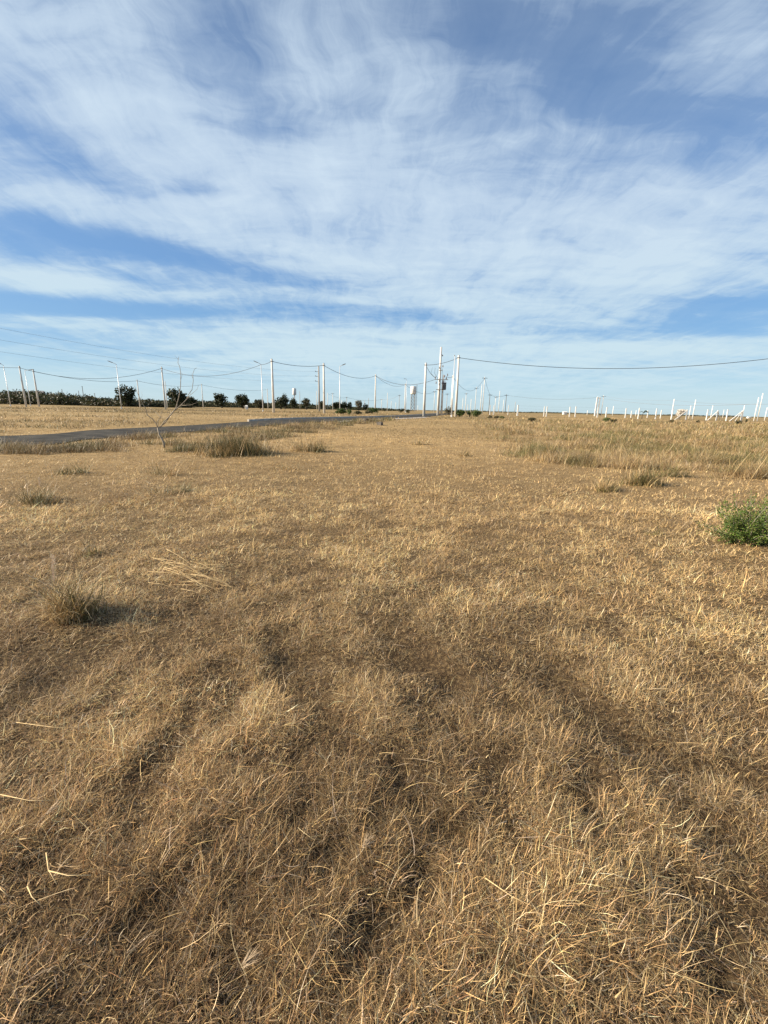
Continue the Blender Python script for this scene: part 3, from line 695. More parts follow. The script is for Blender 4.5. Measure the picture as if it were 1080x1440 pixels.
for px, yt, w, d, lab, cols, n in [
 (480, 574.5, 18, 62, 'left one of two joined green bushes beside the right facing lamp', BGREEN, 900), (491, 575, 10, 60, 'right one of two joined green bushes beside the right facing lamp', BGREEN, 700),
 (503, 577.5, 14, 62, 'low olive bush between the lamp bushes and the mid road pole', OLIVE, 500), (517, 577.5, 10, 70, 'olive bush on the road edge left of the mid road pole', OLIVE, 500), (523, 572.5, 14, 75, 'bright green bush at the foot of the mid road pole', BGREEN, 700), (530, 573.5, 8, 78, 'small green bush right of the mid road pole foot', BGREEN, 400),
 (541, 573, 5, 160, 'tiny round dark bush on the horizon right of the mid road pole', GREEN, 250), (564, 574, 10, 110, 'dark flat bush left of the water tower foot', GREEN, 400), (574, 575, 9, 100, 'dark flat bush directly under the water tower', GREEN, 400),
 (631, 571, 14, 95, 'grey green bush between the transformer pole and the slim lamp', GREYG, 500), (646, 575.5, 16, 62, 'deep green bush just right of the cable corner pole', BGREEN, 1100), (660, 576.5, 10, 62, 'middle one of three deep green bushes right of the corner pole', BGREEN, 700), (669, 576, 16, 60, 'rightmost and widest of the deep green bushes by the corner pole', BGREEN, 1000),
 (689, 585, 8, 50, 'small green bush below the first two white posts', OLIVE, 300), (698, 584.5, 9, 50, 'rounded olive bush right of the first white posts', OLIVE, 350), (706, 585.5, 9, 48, 'small green mound left of the thick white post', BGREEN, 300), (747, 587, 14, 42, 'flat olive bush between thick white post and the close post pair', OLIVE, 450),
 (852, 586.5, 13, 48, 'bright green bush standing alone under the right post row', BGREEN, 600), (863, 590.5, 10, 44, 'brownish small bush right of the lone bright bush', OLIVE, 300), (944, 590.5, 8, 52, 'small green bush at the foot of the post before the white shrub', OLIVE, 300), (1038, 591, 12, 50, 'green bush at the foot of the rightmost braced post', OLIVE, 400), (982, 592, 7, 52, 'small dark bush left of the A shaped post frame', OLIVE, 250),
 (1049, 588, 4, 60, 'tiny dark bush right of the rightmost braced post', GREEN, 150), (843.5, 581, 6, 200, 'dark flat bush behind the white cabin poles on the horizon', GREEN, 200)]:
    tree('bush', 'bush', px, yt, w, d, lab, SGp, cols, .02, 5, max(.05, w/FPX*d*.06), n)

def thicket():
    r = np.random.default_rng(9); bl = []
    for i in range(520):
        px = r.uniform(-90, 262); d = r.uniform(150, 215); top = np.interp(px, [-90, 0, 28, 55, 100, 125, 150, 200, 262], [551, 550, 549, 550, 554, 556, 560, 561, 564])
        p = ground(px, d); hz = proj(p)[1]; H = max((hz-top)/FPX*d*r.uniform(.45, 1.0), .8); w = r.uniform(2, 5)
        bl.append((p[0], p[1], p[2]+H*.45, w, w, H*.55))
    v, q, c = leafcloud(bl, 90000, .42, GREEN+OLIVE+[(.07, .048, .028)], r)
    o = link('thicket', mesh_np('thicket', v, q, M['leaf'], c)); tag(o, 'long dark green thicket of scrub along the left horizon', 'thicket', kind='stuff')
    bl = []
    for i in range(760):
        px = r.uniform(240, 570); d = r.uniform(260, 340); p = ground(px, d); H = np.interp(px, [240, 450, 570], [4.8, 3.2, .8])*r.uniform(.4, 1); w = r.uniform(3, 6)
        bl.append((p[0], p[1], p[2]+H*.45, w, w, H*.55))
    v, q, c = leafcloud(bl, 52000, .6, GREEN+OLIVE, r)
    o = link('far_hedge', mesh_np('far_hedge', v, q, M['leaf'], c)); tag(o, 'low dark scrub line behind the row of trees', 'scrub', kind='stuff')
    bl = []
    for i in range(300):
        px = r.uniform(600, 1250); d = r.uniform(420, 600); p = ground(px, d); H = r.uniform(.4, 1.6)*(vnoise(np.array([px/60.]), np.array([3.]))[0]*1.4); w = r.uniform(4, 12)
        bl.append((p[0], p[1], p[2]+H*.4, w, w, H*.5))
    v, q, c = leafcloud(bl, 14000, .7, GREYG+OLIVE, r)
    o = link('horizon_scrub', mesh_np('horizon_scrub', v, q, M['leaf'], c)); tag(o, 'thin broken line of scrub on the right horizon', 'scrub', kind='stuff')
thicket()

def sapling():
    r = np.random.default_rng(2)
    z2 = lambda x, y: (130+x/7.714, 480+y/7.714); z3 = lambda x, y: (260+x/7.714, 480+y/7.714)
    D = 16.4; base = hit(*z2(782, 1155)); D = base[1]
    root = empty('bare_sapling', base); tag(root, 'leafless grey sapling forking low, beside the road at left', 'tree')
    def W(pts, dy0, dy1):
        k = len(pts); return [at(*q, D+dy0+(dy1-dy0)*i/(k-1))-base for i, q in enumerate(pts)]
    tr = W([z2(782, 1165), z2(775, 1110), z2(755, 1060), z2(725, 1010), z2(708, 935)], 0, 0); MB().tube(tr, [.040, .036, .032, .030, .028], 8).build('trunk', M['bark'], root, True)
    br = [([z2(735, 935), z2(790, 870), z2(850, 800), z2(905, 725), z2(932, 640), z2(945, 560), z2(957, 480), z2(958, 360), z2(950, 280), z2(935, 230), z2(932, 170)], 0, .5, .024),
          ([z2(708, 940), z2(690, 885), z2(650, 845), z2(600, 800), z2(578, 740), z2(555, 690), z2(520, 620), z2(488, 572), z2(455, 480)], 0, -.5, .020),
          ([z2(725, 930), z2(790, 880), z2(870, 780), z2(960, 690), z2(1040, 612), z3(40, 590), z3(75, 525), z3(92, 430), z3(88, 350), z3(100, 300), z3(122, 288)], .05, .9, .022),
          ([z2(712, 940), z2(712, 860), z2(742, 822), z2(700, 785), z2(650, 742), z2(600, 715)], 0, .6, .014),
          ([z3(20, 612), z3(80, 560), z3(125, 520), z3(152, 476)], .7, .2, .010), ([z2(955, 692), z2(1010, 690), z2(1075, 692), z3(90, 680), z3(150, 658)], .5, .1, .010),
          ([z2(925, 690), z2(900, 640), z2(875, 580), z2(850, 490)], .2, -.2, .008), ([z2(742, 822), z2(800, 822), z2(850, 800)], .2, -.1, .008), ([z2(740, 822), z2(755, 770), z2(775, 720)], .2, .5, .008),
          ([z3(85, 400), z3(65, 345)], .8, .8, .006), ([z2(932, 200), z2(905, 170), z2(893, 148)], .5, .5, .006), ([z2(957, 420), z2(975, 360), z2(970, 330)], .4, .4, .005), ([z2(650, 845), z2(640, 800), z2(655, 740)], -.2, -.3, .006),
          ([z2(1040, 612), z2(1060, 560), z2(1065, 500)], .6, .9, .007), ([z2(520, 620), z2(540, 590), z2(530, 540)], -.4, -.3, .005), ([z2(690, 1000), z2(640, 985), z2(600, 1000)], 0, -.3, .006), ([z2(745, 1060), z2(790, 1050), z2(850, 1010)], 0, .3, .006)]
    for pts, a, b, rad in br:
        rad *= .85
        w = W(pts, a, b); k = len(w); w = [q+r.normal(0, .012, 3)*(0 < i) for i, q in enumerate(w)]
        MB().tube(w, [rad*(1-.72*i/(k-1)) for i in range(k)], 6).build('branch', M['bark'], root, True)
sapling()

# ------------------------------------------------------------------ poles, lamps, cables
def height_for(p, py):
    lo, hi = 0, 80
    for _ in range(40):
        mid = (lo+hi)/2
        if proj((p[0], p[1], p[2]+mid))[1] > py: lo = mid
        else: hi = mid
    return lo
ANCH = {}
def pole(key, pxb, depth, pytop, label, rb=.15, rt=.10, m_='concrete', cat='utility pole', name='utility_pole', group='concrete poles of the cable lines', fit='clamp', far=False, pxt=None):
    p = ground(pxb, depth); H = height_for(p, pytop); sd_ = 12
    root = empty(name, p); tag(root, label, cat, group)
    top = np.array([0, 0, H])
    if pxt is not None:
        q = proj((p[0], p[1], p[2]+H)); top = np.array([(pxt-q[0])/FPX*depth*.6, 0, H])
    MB().tube([(0, 0, -.3), top*.5, top], [rb, (rb+rt)/2, rt], 14 if not far else 8).build('shaft', M[m_], root, True)
    if not far:
        MB().tube([top*(H-.32)/H, top*(H-.24)/H], rt*1.25, 12).build('band', M['iron'], root, True)
        MB().tube([top*(H-.28)/H+np.array([-rt*1.2, 0, 0]), top*(H-.28)/H+np.array([-rt*1.2-.12, 0, .02])], .025, 6).build('bracket', M['iron'], root)
        MB().tube([top*(H-.28)/H+np.array([rt*1.2, 0, 0]), top*(H-.28)/H+np.array([rt*1.2+.12, 0, .02])], .025, 6).build('bracket', M['iron'], root)
        MB().tube([top, top+np.array([0, 0, .05])], rt*.8, 12).build('cap', M['concrete_old'], root)
    ANCH[key] = p+top+np.array([0, 0, -.28]); ANCH[key+'_b'] = p
    return root, p, H
CP = 'concrete poles of the cable lines'
pole('p27', 37, 81, 515, 'leftmost concrete pole leaning at the left edge before the thicket', .17, .11)
pole('p47', 55, 90, 520, 'second concrete pole from the left, dark topped, before the thicket', .17, .11)
pole('p226', 233, 87, 516, 'concrete pole just left of the bare sapling top', .17, .11)
pole('p381', 385, 61, 505, 'tall concrete pole beside the slim left facing lamp by the road', .17, .12)
pole('p456', 456, 68, 511, 'tall concrete pole at centre left beside a darker pole', .18, .12)
pole('p527', 527.5, 98, 526.5, 'concrete pole at the road end with green bush at its foot', .17, .11)
pole('p570', 569, 130, 539.5, 'shorter concrete pole left of the water tower', .16, .11)
pole('p597', 596, 65, 510.5, 'thick concrete pole left of the tall transformer pole', .20, .14)
pole('p640', 640.7, 62, 500, 'tall concrete corner pole carrying the long cable to the right', .19, .13, pxt=645)
pole('p192', 197, 117, 534, 'short concrete pole between the round dark tree and the sapling', .15, .10)
pole('p284', 286, 155, 540, 'short concrete pole between the sapling and the pointed tree', .16, .11)
pole('p343', 344, 200, 555, 'very short thin pole in front of the round dark tree', .15, .12, far=True)
pole('p377', 377, 190, 547, 'short grey pole between the slim lamp and tall concrete pole', .17, .13, far=True)
pole('p635', 634, 100, 528, 'concrete pole partly behind the slim lamp next to the corner pole', .18, .13)
pole('p232', 235.5, 120, 536, 'thin pole half hidden behind the pole by the sapling', .12, .08, far=True)
# off-frame neighbours that carry the long spans
def rawpole(key, x, y, H, label, m_='concrete', group=CP):
    p = np.array([x, y, tz(x, y)]); root = empty('utility_pole', p); tag(root, label, 'utility pole', group)
    MB().tube([(0, 0, -.3), (0, 0, H)], [.18, .12], 12).build('shaft', M[m_], root, True); ANCH[key] = p+np.array([0, 0, H-.28])
rawpole('pR', 52, 53, 9.0, 'concrete pole beyond the right picture edge carrying the long cable')
rawpole('pL', -105, 76, 8.6, 'concrete pole beyond the left picture edge carrying the low cable')
rawpole('pLL', -60, 33, 12.4, 'tall pole beyond the left picture edge carrying three power wires')

def tallpole():
    # medium voltage transformer structure: tall mast, shorter mast, beams and transformer
    p = ground(615.7, 82); H = height_for(p, 488); root = empty('transformer_pole', p)
    tag(root, 'tallest concrete pole with shorter twin, steel beams and a hanging transformer', 'transformer pole')
    s = 82/FPX; X = lambda px, py: at(px, py, 82)-p
    tp = X(620.5, 488); MB().tube([(0, 0, -.3), tp*.5, tp], [.26, .21, .16], 14).build('shaft', M['concrete'], root, True)
    b2 = X(620.6, 583); b2[2] = -.3; t2 = X(623.5, 527)
    MB().tube([b2, (b2+t2)/2, t2], [.20, .17, .14], 12).build('twin_shaft', M['concrete'], root, True)
    for y, x0, x1 in ((521, 617, 622), (534, 611, 630), (548, 613, 626)):
        c0 = X(x0, y); c1 = X(x1, y); c = (c0+c1)/2; MB().box(c+np.array([0, -.28, 0]), (np.linalg.norm(c1-c0), .10, .12)).build('cross_beam', M['concrete_old'], root)
    for x, y in ((612, 533), (617.5, 519), (622.5, 517), (627.5, 534), (625, 531), (613, 540), (629, 529)):
        q = X(x, y)+np.array([0, -.28, 0]); MB().tube([q, q+np.array([0, 0, .1]), q+np.array([0, 0, .12]), q+np.array([0, 0, .22]), q+np.array([0, 0, .24]), q+np.array([0, 0, .42])], [.05, .05, .10, .10, .05, .07], 8).build('insulator', M['porcelain'], root)
    q = X(621.6, 543.5)+np.array([.3, -.35, 0])
    MB().box(q, (.75, .6, 1.15)).box(q+np.array([0, 0, .62]), (.85, .7, .08)).build('transformer', M['iron'], root)
    m_ = MB()
    for k in range(-2, 3): m_.box(q+np.array([k*.14, -.36, -.05]), (.03, .12, .9))
    m_.build('cooling_fins', M['lampgrey'], root)
    for k in (-.2, 0, .2): MB().tube([q+np.array([k, 0, .66]), q+np.array([k, 0, .95])], [.05, .03], 6).build('bushing', M['porcelain'], root)
    for k, (a, b, c) in enumerate([((608, 517), (606, 525), (613, 532)), ((612, 517), (611, 525), (616, 533)), ((622, 518), (623, 530), (621, 540)), ((616, 519), (614, 530), (619, 538)), ((628, 530), (625, 536), (622, 541))]):
        MB().tube([X(*a), X(*b), X(*c)], .022, 5).build('jumper_wire', M['cable'], root)
    qq = X(622.3, 500); MB().tube([tp*.92, qq], .03, 6).build('bracket', M['iron'], root)
    MB().tube([qq+np.array([0, 0, -.12]), qq+np.array([0, 0, .12])], .09, 8).build('insulator', M['porcelain'], root)
    ANCH['H'] = p+X(612, 533.5); ANCH['H2'] = p+X(628, 529.5); ANCH['Htop'] = p+qq; ANCH['Hmid'] = p+X(614, 525)
tallpole()
def mvpole():
    D = 128; p = ground(449, D); H = height_for(p, 515); root = empty('power_line_pole', p); tag(root, 'dark weathered tall pole with three side arms, left of the central left concrete pole', 'power pole')
    MB().tube([(0, 0, -.3), (0, 0, H)], [.26, .20], 12).build('shaft', M['concrete_old'], root, True)
    for k, y in enumerate((522.5, 529, 536)):
        q = at(443.5, y, D)-p; MB().tube([(0, 0, q[2]-.05), (q[0], 0, q[2])], .06, 6).build('side_arm', M['iron'], root)
        MB().tube([(q[0], 0, q[2]), (q[0], 0, q[2]+.12), (q[0], 0, q[2]+.2)], [.06, .12, .06], 8).build('insulator', M['porcelain'], root)
        ANCH['mv%d' % k] = p+q
mvpole()

def lamp(key, pxb, depth, pytop, armpx, armpy, label, far=False):
    p = ground(pxb, depth); H = height_for(p, pytop); root = empty('street_lamp', p); tag(root, label, 'street lamp', 'slim street lamps')
    MB().tube([(0, 0, -.1), (0, 0, .25)], .12, 10).build('base', M['whitemetal'], root)
    MB().tube([(0, 0, .2), (0, 0, H*.35), (0, 0, H*.36), (0, 0, H)], [.085, .075, .06, .045], 10).build('post', M['whitemetal'], root, True)
    t = np.array([0, 0, H]); q = at(armpx, armpy, depth)-p
    m_ = t+(q-t)*.45; MB().tube([t-np.array([0, 0, .05]), t+(q-t)*.2, m_], [.045, .04, .035], 8).build('arm', M['whitemetal'], root)
    u = (q-m_); L = np.linalg.norm(u); u /= L; v = np.cross([0, 0, 1], u); v /= np.linalg.norm(v); w = np.cross(u, v)
    R = np.stack([u, v, w], 1); c = (m_+q)/2
    h = MB().box(c, (L, .34, .09), rot=R).build('lamp_head', M['lampgrey'], root)
    MB().box(c-w*.055, (L*.7, .26, .015), rot=R).build('lens', M['white'], h)
    ANCH[key] = p+t
lamp('l5', 15, 87, 513.5, -4, 509.5, 'leftmost slim street lamp, its arm cut by the left edge')
lamp('l36', 43, 104, 521, 47, 519.5, 'thin street lamp between the two leftmost concrete poles')
lamp('l164', 171, 83, 512, 152, 507.5, 'slim street lamp in front of the tall rounded dark tree')
lamp('l367', 370, 73, 512, 357, 507.5, 'slim left facing street lamp beside the tall roadside concrete pole')
lamp('l476', 478, 77, 515, 486, 511.5, 'slim right facing street lamp above the green bushes')
lamp('l570', 570.5, 123, 533, 568, 532.5, 'thin street lamp rising just behind the pole left of the water tower')
lamp('l637', 635, 61, 501.5, 639, 499.5, 'slim street lamp immediately left of the cable corner pole')

# small far poles
FP = 'thin distant poles on the horizon'
far = [  # base px, top py, depth, material, label
 (422, 550, 230, 'concrete_old', 'thin distant pole right of the left hand water tank', 0), (445.5, 550, 230, 'concrete', 'thin distant pole touching the left of the dark tall pole', 0),
 (461, 552.5, 230, 'concrete', 'thin distant pole right of the central left concrete pole', 0), (468, 552.5, 210, 'concrete', 'thickest of the thin distant poles left of the right facing lamp', 1),
 (487.5, 558, 250, 'concrete_old', 'distant pole rising from the dark tree right of the lamp', 1), (480.5, 563, 300, 'concrete', 'shortest distant pole touching the right facing lamp post', 0), (518, 560, 280, 'concrete_old', 'distant pole at the small dark tree left of the mid road pole', 0),
 (512.5, 563.5, 320, 'concrete_old', 'short distant pole above the smallest dark tree', 0), (536.5, 561, 260, 'concrete', 'distant pole first right of the mid road pole', 1), (544.5, 552.5, 200, 'concrete', 'taller distant pole second right of the mid road pole', 0),
 (550, 564, 330, 'concrete', 'faint short pole between the second and the fourth right of the mid road pole', 0), (561, 555, 220, 'concrete_old', 'distant pole left of the pole by the water tower', 1), (556.5, 566, 330, 'concrete', 'faintest short pole before the water tower pole', 0), (587.5, 570, 350, 'concrete', 'faint stub pole directly right of the water tower', 0),
 (610, 549.5, 175, 'concrete', 'distant pole between the thick concrete pole and transformer pole', 1), (627.5, 553, 190, 'concrete_old', 'distant pole right of the transformer pole twin', 1), (650, 560, 240, 'concrete', 'distant pole above the deep green bushes, leftmost there', 0), (654, 552.5, 190, 'concrete', 'pale distant pole behind the middle green bush', 1),
 (661.5, 561, 240, 'concrete', 'short pale pole between the two larger pale distant poles', 0), (667.5, 544.5, 160, 'concrete', 'pale distant pole with small dark cap above the widest green bush', 1), (675, 540.5, 130, 'concrete', 'left companion of the tall pale distant double pole', 0), (678, 530, 130, 'concrete', 'tallest pale distant pole with cross arm right of the bushes', 1),
 (687, 554, 150, 'wood', 'dark wooden distant pole behind the first white posts', 1), (695.5, 557.5, 190, 'concrete', 'faint distant pole right of the dark wooden one', 1), (700.5, 549.5, 170, 'concrete', 'slender pale distant pole between the two dark wooden ones', 0), (707, 562, 240, 'concrete', 'short pale pole left of the second dark wooden pole', 0),
 (710, 554.5, 160, 'wood', 'second dark wooden distant pole with a bracket at its top', 1), (723.5, 565, 260, 'concrete_old', 'thin short distant pole left of the thick white post', 0), (837.2, 557.5, 150, 'white', 'right one of the joined white cabin poles', 0), (845, 556, 150, 'concrete', 'thin distant pole right of the white cabin poles', 1),
 (861, 571, 180, 'white', 'thin white pole between two white posts right of the lone bush', 0), (893.5, 577, 170, 'white', 'faint thin white pole left of the tallest near white post', 0), (943.5, 561, 110, 'white', 'tall thin white pole left of the white shrub', 0), (973.5, 562, 110, 'white', 'tall thin white pole right of the white shrub', 0),
 (968.5, 570.5, 130, 'white', 'shorter thin white pole between the white shrub and the tall one', 0), (999, 570, 130, 'white', 'thin white pole above the left foot of the A shaped frame', 0), (1043, 570, 125, 'white', 'thin white pole above the rightmost braced post', 0), (1060, 559, 92, 'white', 'left one of the tall white pole pair at the right edge', 0),
 (1064.5, 553, 92, 'white', 'taller right one of the white pole pair at the right edge', 0), (1075, 573, 110, 'white', 'short thin white pole nearest the right edge', 0), (825.5, 577, 220, 'white', 'faint white stub pole left of the white cabin poles', 0),
 (1016, 576, 170, 'concrete', 'faint thin pole left of the lone post between the braced frames', 0), (90, 547, 330, 'wood', 'dark distant pole standing above the left thicket', 0), (119, 543, 330, 'wood', 'taller dark distant pole above the right end of the left thicket', 1), (113, 549.5, 340, 'wood', 'faint dark pole beside the taller one above the left thicket', 0), (135, 553, 350, 'wood', 'tiny dark pole where the left thicket ends', 1)]
for pxb, yt, d, m_, lab, arm in far:
    p = ground(pxb, d); H = height_for(p, yt); root = empty('distant_pole', p); tag(root, lab, 'pole', FP)
    rr_ = max(.11, .0007*d)*(.95 if m_ == 'white' and d < 160 else 1)*(1.0 if d > 140 else 1.05)
    MB().tube([(0, 0, -.3), (0, 0, H)], [rr_, rr_*.75], 8).build('shaft', M[m_], root, True)
    if arm: MB().box((0, -rr_, H-.35), (1.5, .12, .12)).build('cross_arm', M['iron'], root)
    ANCH['f%d' % round(pxb)] = p+np.array([0, 0, H-.3])

# white posts
posts = [(688.6, 569.5, 108), (693.6, 570, 112), (727.5, 569.5, 95), (764.5, 571.4, 97), (768, 571.4, 92), (800.5, 572, 94), (808.5, 571.5, 92), (839.6, 572.6, 92), (851.5, 572.6, 90), (879, 574, 90), (887, 577.5, 110), (897, 573.6, 84), (910, 577, 115),
         (921.5, 574.5, 88), (928.4, 576.5, 108), (943.7, 575, 84), (964.4, 576, 83), (993, 576, 80), (1007, 577, 82), (1021, 576, 79), (1041.5, 577, 76), (657.5, 569, 125), (714, 569.5, 120)]
posts.sort()
ordn = 'first second third fourth fifth sixth seventh eighth ninth tenth eleventh twelfth thirteenth fourteenth fifteenth sixteenth seventeenth eighteenth nineteenth twentieth twenty-first twenty-second twenty-third'.split()
PT = []
for i, (px, yt, d) in enumerate(posts):
    p = ground(px, d); H = height_for(p, yt); root = empty('white_post', p); k = ordn[i]
    lab = 'square white concrete post, %s from the left in the right horizon row' % k
    if px == 1007: lab = 'white post with two sloping struts forming an A shaped frame'
    if px == 1041.5: lab = 'rightmost white post with long struts sloping down to its left'
    if px == 727.5: lab = 'thick white post standing alone left of the close post pair'
    if px == 964.4: lab = 'white post with a sloping strut, just right of the white shrub'
    tag(root, lab, 'post', 'white posts of the unfinished fence')
    tilt = (i*37 % 7-3)*.008
    MB().tube([(0, 0, -.2), (tilt*H, 0, H)], [.115 if px != 727.5 else .19, .10 if px != 727.5 else .16], 4).build('shaft', M['white'], root)
    w_ = []
    if px == 1007: w_ = [(995, 589), (1013, 590)]
    if px == 1041.5: w_ = [(1025.5, 591.5), (1034, 591)]
    if px == 964.4: w_ = [(949, 588)]
    for j, (sx, sy) in enumerate(w_):
        q = at(sx, sy, d+(-.3 if j == 0 else 2.0))-p; q[2] = tz(q[0]+p[0], q[1]+p[1])-p[2]-.05
        MB().tube([q, (tilt*H, 0, H*.93)], .07, 4).build('strut', M['white'], root)
    PT.append(p+np.array([tilt*H, -.12, H]))
main = [q for q in PT if 70 < q[1] < 100]
for k, hh in enumerate((.15, .7, 1.2)):
    fw = MB().tube([q-np.array([0, 0, hh]) for q in main], .008, 4, cap=False).build('fence_wire', M['wire'])
    tag(fw, ('top', 'middle', 'bottom')[k]+' thin wire strung along the white posts', 'wire', 'wires of the post fence')

def cable(pts, sags, label, rad=.028, m_='cable', group='black bundled cables between poles', name='overhead_cable', cat='cable'):
    P = []
    for i in range(len(pts)-1):
        a = np.array(pts[i]); b = np.array(pts[i+1]); n = 24
        for j in range(n+(i == len(pts)-2)):
            t = j/n; q = a+(b-a)*t; q = q-np.array([0, 0, 4*sags[i]*t*(1-t)]); P.append(q)
    o = MB().tube(P, rad, 5).build(name, M[m_]); tag(o, label, cat, group)
A_ = ANCH
cable([A_['p640'], A_['pR']], [1.75], 'thick black cable sagging from the corner pole across the right sky', .032)
cable([A_['p597'], A_['p640']], [.25], 'short black cable between thick concrete pole and corner pole', .030)
cable([A_['p597'], A_['H']+np.array([0, 0, .3])], [.3], 'black cable dropping from the thick concrete pole to the transformer beam', .026)
cable([A_['p527'], A_['H']], [1.4], 'double sagging cable from the mid road pole to the transformer beam', .034)
cable([A_['p456'], A_['p527']], [1.1], 'black cable from the central left pole down to the mid road pole', .032)
cable([A_['p381'], A_['p456']], [.35], 'black cable between the roadside pole and central left pole', .030)
cable([A_['p226'], A_['l367']+np.array([0, 0, -.1]), A_['p381']], [1.6, .1], 'black cable sagging from the sapling pole to the tall roadside pole', .030)
cable([A_['p27'], A_['p226']], [1.9], 'long cable sagging from the leftmost pole to the pole by the sapling', .032)
cable([A_['pL'], A_['p27']], [.5], 'level cable leaving the picture left of the leftmost pole', .030)
cable([A_['p47'], A_['p192'], A_['p284'], A_['p377']], [.9, .9, 1.0], 'thin lower cable running along the short poles before the trees', .035)
cable([A_['p527'], A_['p570']], [1.2], 'thin cable from the mid road pole down to the tower pole', .028)
cable([A_['p570'], A_['f610']], [1.6], 'thin cable passing behind the water tower', .035)
cable([A_['H2'], A_['p635'], A_['f668'], A_['f678'], A_['f687'], A_['f710']], [.2, 1.9, .3, .3, .5], 'cable leading from the transformer beam down the right hand distant poles', .032)
for k in range(3):
    cable([A_['mv%d' % k], A_['pLL']-np.array([0, 0, 1.5*k])], [2.2], ('uppermost', 'middle', 'lowest')[k]+' of three long power wires crossing the left sky', .012, 'wire', 'power wires crossing the left sky', 'power_wire', 'wire')
cable([A_['f710'], A_['f837'], A_['f1060']+np.array([0, 0, -1.0])], [1.0, 1.2], 'thin grey wire along the right horizon over the white posts', .03, 'wire', 'faint wires on the right horizon', 'power_wire', 'wire')
cable([A_['f845'], A_['f943'] if 'f943' in A_ else A_['f944'], A_['pR']-np.array([0, 0, 6.0])], [.5, .5], 'faint second wire above the right post row', .018, 'wire', 'faint wires on the right horizon', 'power_wire', 'wire')
cable([A_['f461'], A_['f488'], A_['f536'], A_['f561']], [1.0, 1.2, .8], 'faint far wire across the distant poles behind the mid road pole', .04, 'wire', 'faint wires on the right horizon', 'power_wire', 'wire')

# ------------------------------------------------------------------ water towers, huts, extras
def towertank(px, depth, ytop, ytank, ybase, wpx, label, lattice=True):
    p = ground(px, depth); s = depth/FPX; H = height_for(p, ytop); hb = height_for(p, ytank); r_ = wpx*s/2
    root = empty('water_tower', p); tag(root, label, 'water tower', 'water towers on the horizon')
    MB().tube([(0, 0, hb), (0, 0, hb+r_*.25), (0, 0, H-r_*.2), (0, 0, H)], [r_*.8, r_, r_, r_*.75], 20).build('tank', M['white'], root, True)
    if lattice:
        m_ = MB(); w = r_*.62
        for a in (-1, 1):
            for b in (-1, 1): MB().tube([(a*w*1.15, b*w*1.15, 0), (a*w, b*w, hb+.1)], .2, 6).build('leg', M['lampgrey'], root)
        k = 5
        for i in range(k):
            z0 = hb*i/k; z1 = hb*(i+1)/k
            for a in (-1, 1):
                m_.tube([(-w, a*w, z0), (w, a*w, z1)], .09, 4).tube([(w, a*w, z0), (-w, a*w, z1)], .09, 4).tube([(-w, a*w, z1), (w, a*w, z1)], .09, 4)
                m_.tube([(a*w, -w, z0), (a*w, w, z1)], .09, 4).tube([(a*w, w, z0), (a*w, -w, z1)], .09, 4)
        m_.build('bracing', M['lampgrey'], root)
        l = MB().tube([(r_+.1, 0, 0), (r_+.1, 0, H+.9)], .10, 5).tube([(r_+.7, 0, 0), (r_+.7, 0, H+.9)], .10, 5)
        for i in range(26): l.tube([(r_+.1, 0, H*i/26+.4), (r_+.7, 0, H*i/26+.4)], .06, 4)
        l.build('ladder', M['lampgrey'], root)
    else:
        MB().tube([(0, 0, -.2), (0, 0, hb+.2)], [.45, .38], 10).build('leg', M['concrete_old'], root, True)
        MB().tube([(0, 0, H), (0, 0, H+.3)], [r_*.35, r_*.2], 12).build('lid', M['lampgrey'], root)
towertank(580, 270, 543, 554.5, 576, 7.2, 'white water tank on a grey lattice tower near the centre horizon')
towertank(414.5, 330, 546, 555.5, 573, 5.2, 'white water tank on a single column above the left trees', False)

def hut(px, d, ytop, wpx, label, roofm='roof', wallm='white'):
    p = ground(px, d); H = height_for(p, ytop); w = wpx/FPX*d; root = empty('hut', p); tag(root, label, 'hut', 'small huts on the horizon')
    MB().box((0, 0, H*.38), (w, w*.7, H*.76+.1)).build('wall', M[wallm], root)
    f = MB(); e = w*.54; g = w*.38; z = H*.76; f.v = [(-e, -g, z), (e, -g, z), (e, g, z), (-e, g, z), (-e, 0, H), (e, 0, H)]; f.f = [(0, 1, 5, 4), (2, 3, 4, 5), (0, 4, 3), (1, 2, 5), (0, 3, 2, 1)]
    f.build('roof', M[roofm], root)
    MB().box((w*.15, -w*.35-.02, H*.3), (w*.16, .06, H*.55)).build('door', M['dark'], root)
hut(794, 230, 578.5, 5, 'small white hut left of the white cabin poles', 'white')
hut(1053, 200, 586.0, 4.5, 'small white hut near the right edge', 'white')
hut(61, 225, 549.5, 7, 'grey building roof rising over the left thicket', 'roof', 'roof')
hut(347, 140, 570, 3.0, 'tiny white hut at the foot of the very short thin pole', 'white')
# tall white slab of the cabin poles
p = ground(838, 150); H = height_for(p, 558.5); rt_ = empty('white_gantry', p); tag(rt_, 'tall narrow white gantry of two uprights on the right horizon', 'gantry')
for k in (-.45, .45): MB().tube([(k, 0, -.2), (k+.12, 0, H)], [.26, .2], 4).build('upright', M['white'], rt_)
MB().box((.1, 0, H-.3), (1.0, .2, .22)).build('cross_beam', M['white'], rt_)
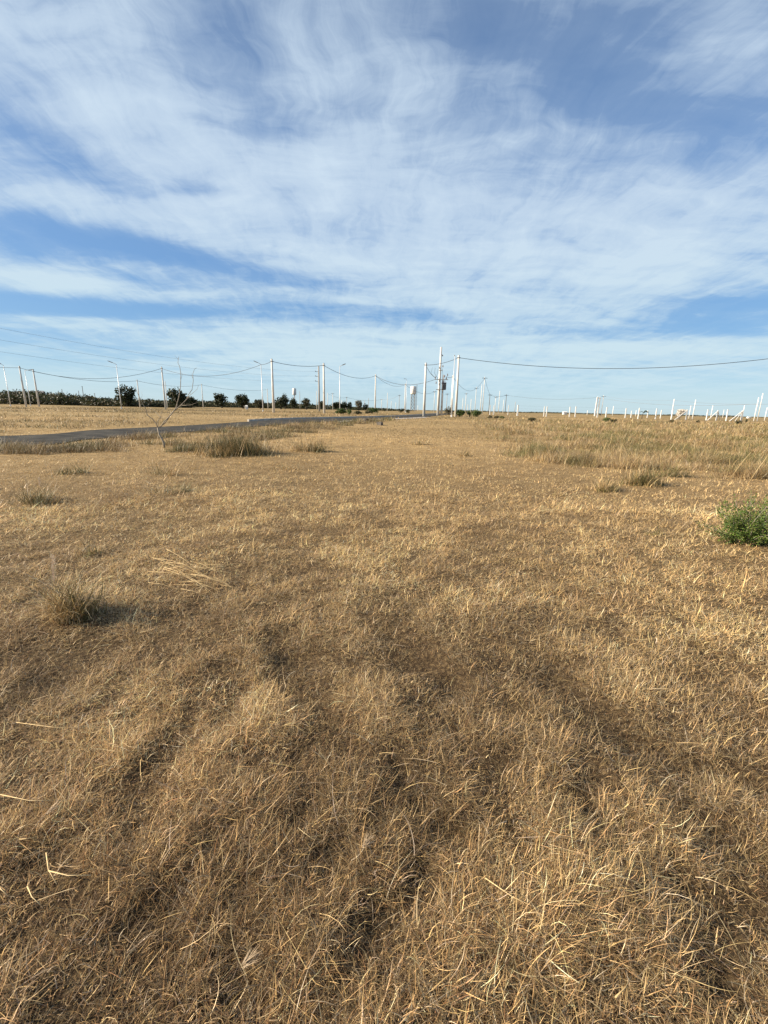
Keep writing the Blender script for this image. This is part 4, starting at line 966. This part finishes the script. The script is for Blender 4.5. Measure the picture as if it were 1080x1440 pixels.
# white feathery shrub and leaning palm leaf
def whiteshrub():
    r = np.random.default_rng(8); d = 84; p = ground(954, d); root = empty('white_shrub', p); tag(root, 'pale white feathery shrub behind the sloping strut on the right horizon', 'shrub')
    s = d/FPX; bl = [(.2, 0, 1.35, .75, .5, .45), (.6, 0, 1.6, .6, .4, .35), (-.2, 0, 1.0, .45, .4, .35), (.1, .1, 1.7, .5, .4, .25)]
    v, q, c = leafcloud(bl, 1500, .09, [(.75, .70, .62), (.62, .57, .48), (.82, .79, .74)], r, 2.2); link('plumes', mesh_np('plumes', v, q, M['leaf'], c), root)
    m_ = MB()
    for i in range(9): m_.tube([(r.normal(0, .1), r.normal(0, .1), -.05), (r.uniform(-.5, .8), r.normal(0, .2), r.uniform(.9, 1.5))], [.03, .012], 5)
    m_.build('stem', M['bark'], root)
    d = 88; p = ground(902.5, d); root = empty('bent_palm', p); tag(root, 'small dark palm bent over to the right among the white posts', 'palm')
    MB().tube([(0, 0, -.1), (0, 0, .7), (.15, 0, 1.2)], [.07, .05, .04], 6).build('trunk', M['darkbark'], root, True)
    V = []; Q = []; C = []; o = 0
    for k in range(7):
        n = 60; t = r.random(n); x = .15+t*(.5+.12*k)*(1 if k < 6 else -.6); z = 1.2+.45*np.sin(t*2.6)-.05*k*t; y = (k-3)*.08*t
        a, b, c = blades(np.stack([x, y, z], 1), np.full(n, .25), np.full(n, .05), np.full(n, 1.8), np.full(n, 2.6), r.uniform(0, 6.28, n), np.array((.06, .08, .035))*r.uniform(.7, 1.3, (n, 1)), 3)
        V.append(a); Q.append(b+o); C.append(c); o += len(a)
    link('fronds', mesh_np('fronds', np.vstack(V), np.vstack(Q), M['leaf'], np.vstack(C)), root)
whiteshrub()
for pts, lab in [([(1056, 636), (1042, 652), (1024, 676)], 'tall pale leaning stalk above and left of the bright green bush'), ([(1080, 640), (1064, 662), (1044, 692)], 'longest pale leaning stalk rising from the bright green bush to the right edge'), ([(960, 668), (961, 682), (963, 700)], 'upright pale stalk between dark tussock and bright green bush')]:
    p = hit(pts[2][0], pts[2][1]); k = [at(a, b, p[1]-.15*i)-p for i, (a, b) in enumerate(pts[::-1])]; k[0] = np.array([0, 0, -.01])
    o = MB().tube([k[0], k[1], k[2]], [.006, .004, .003], 5).build('grass_stalk', M['stalk'], None, True); o.location = tuple(p); tag(o, lab, 'stalk', 'tall dry stalks at right')
# rubble by the gravel verge
for k, (px, py, s_) in enumerate([(514, 593, .35), (517, 592.5, .22), (535, 598, .3)]):
    p = hit(px, py); r = np.random.default_rng(k+40); mb = MB().box((0, 0, s_*.3), (s_*1.4, s_, s_*.8), rz=r.uniform(0, 3))
    mb.v = [tuple(np.array(v)*(1+r.normal(0, .18, 3))) for v in mb.v]
    o = mb.build('stone', M['stone']); o.location = tuple(p); tag(o, ['larger dark stone on the pale gravel verge', 'smaller dark stone touching the larger one on the gravel', 'dark stone in the grass below the gravel verge'][k], 'stone', 'dark stones by the gravel')
print('polys', sum(len(o.data.polygons) for o in COL.objects if o.type == 'MESH'))
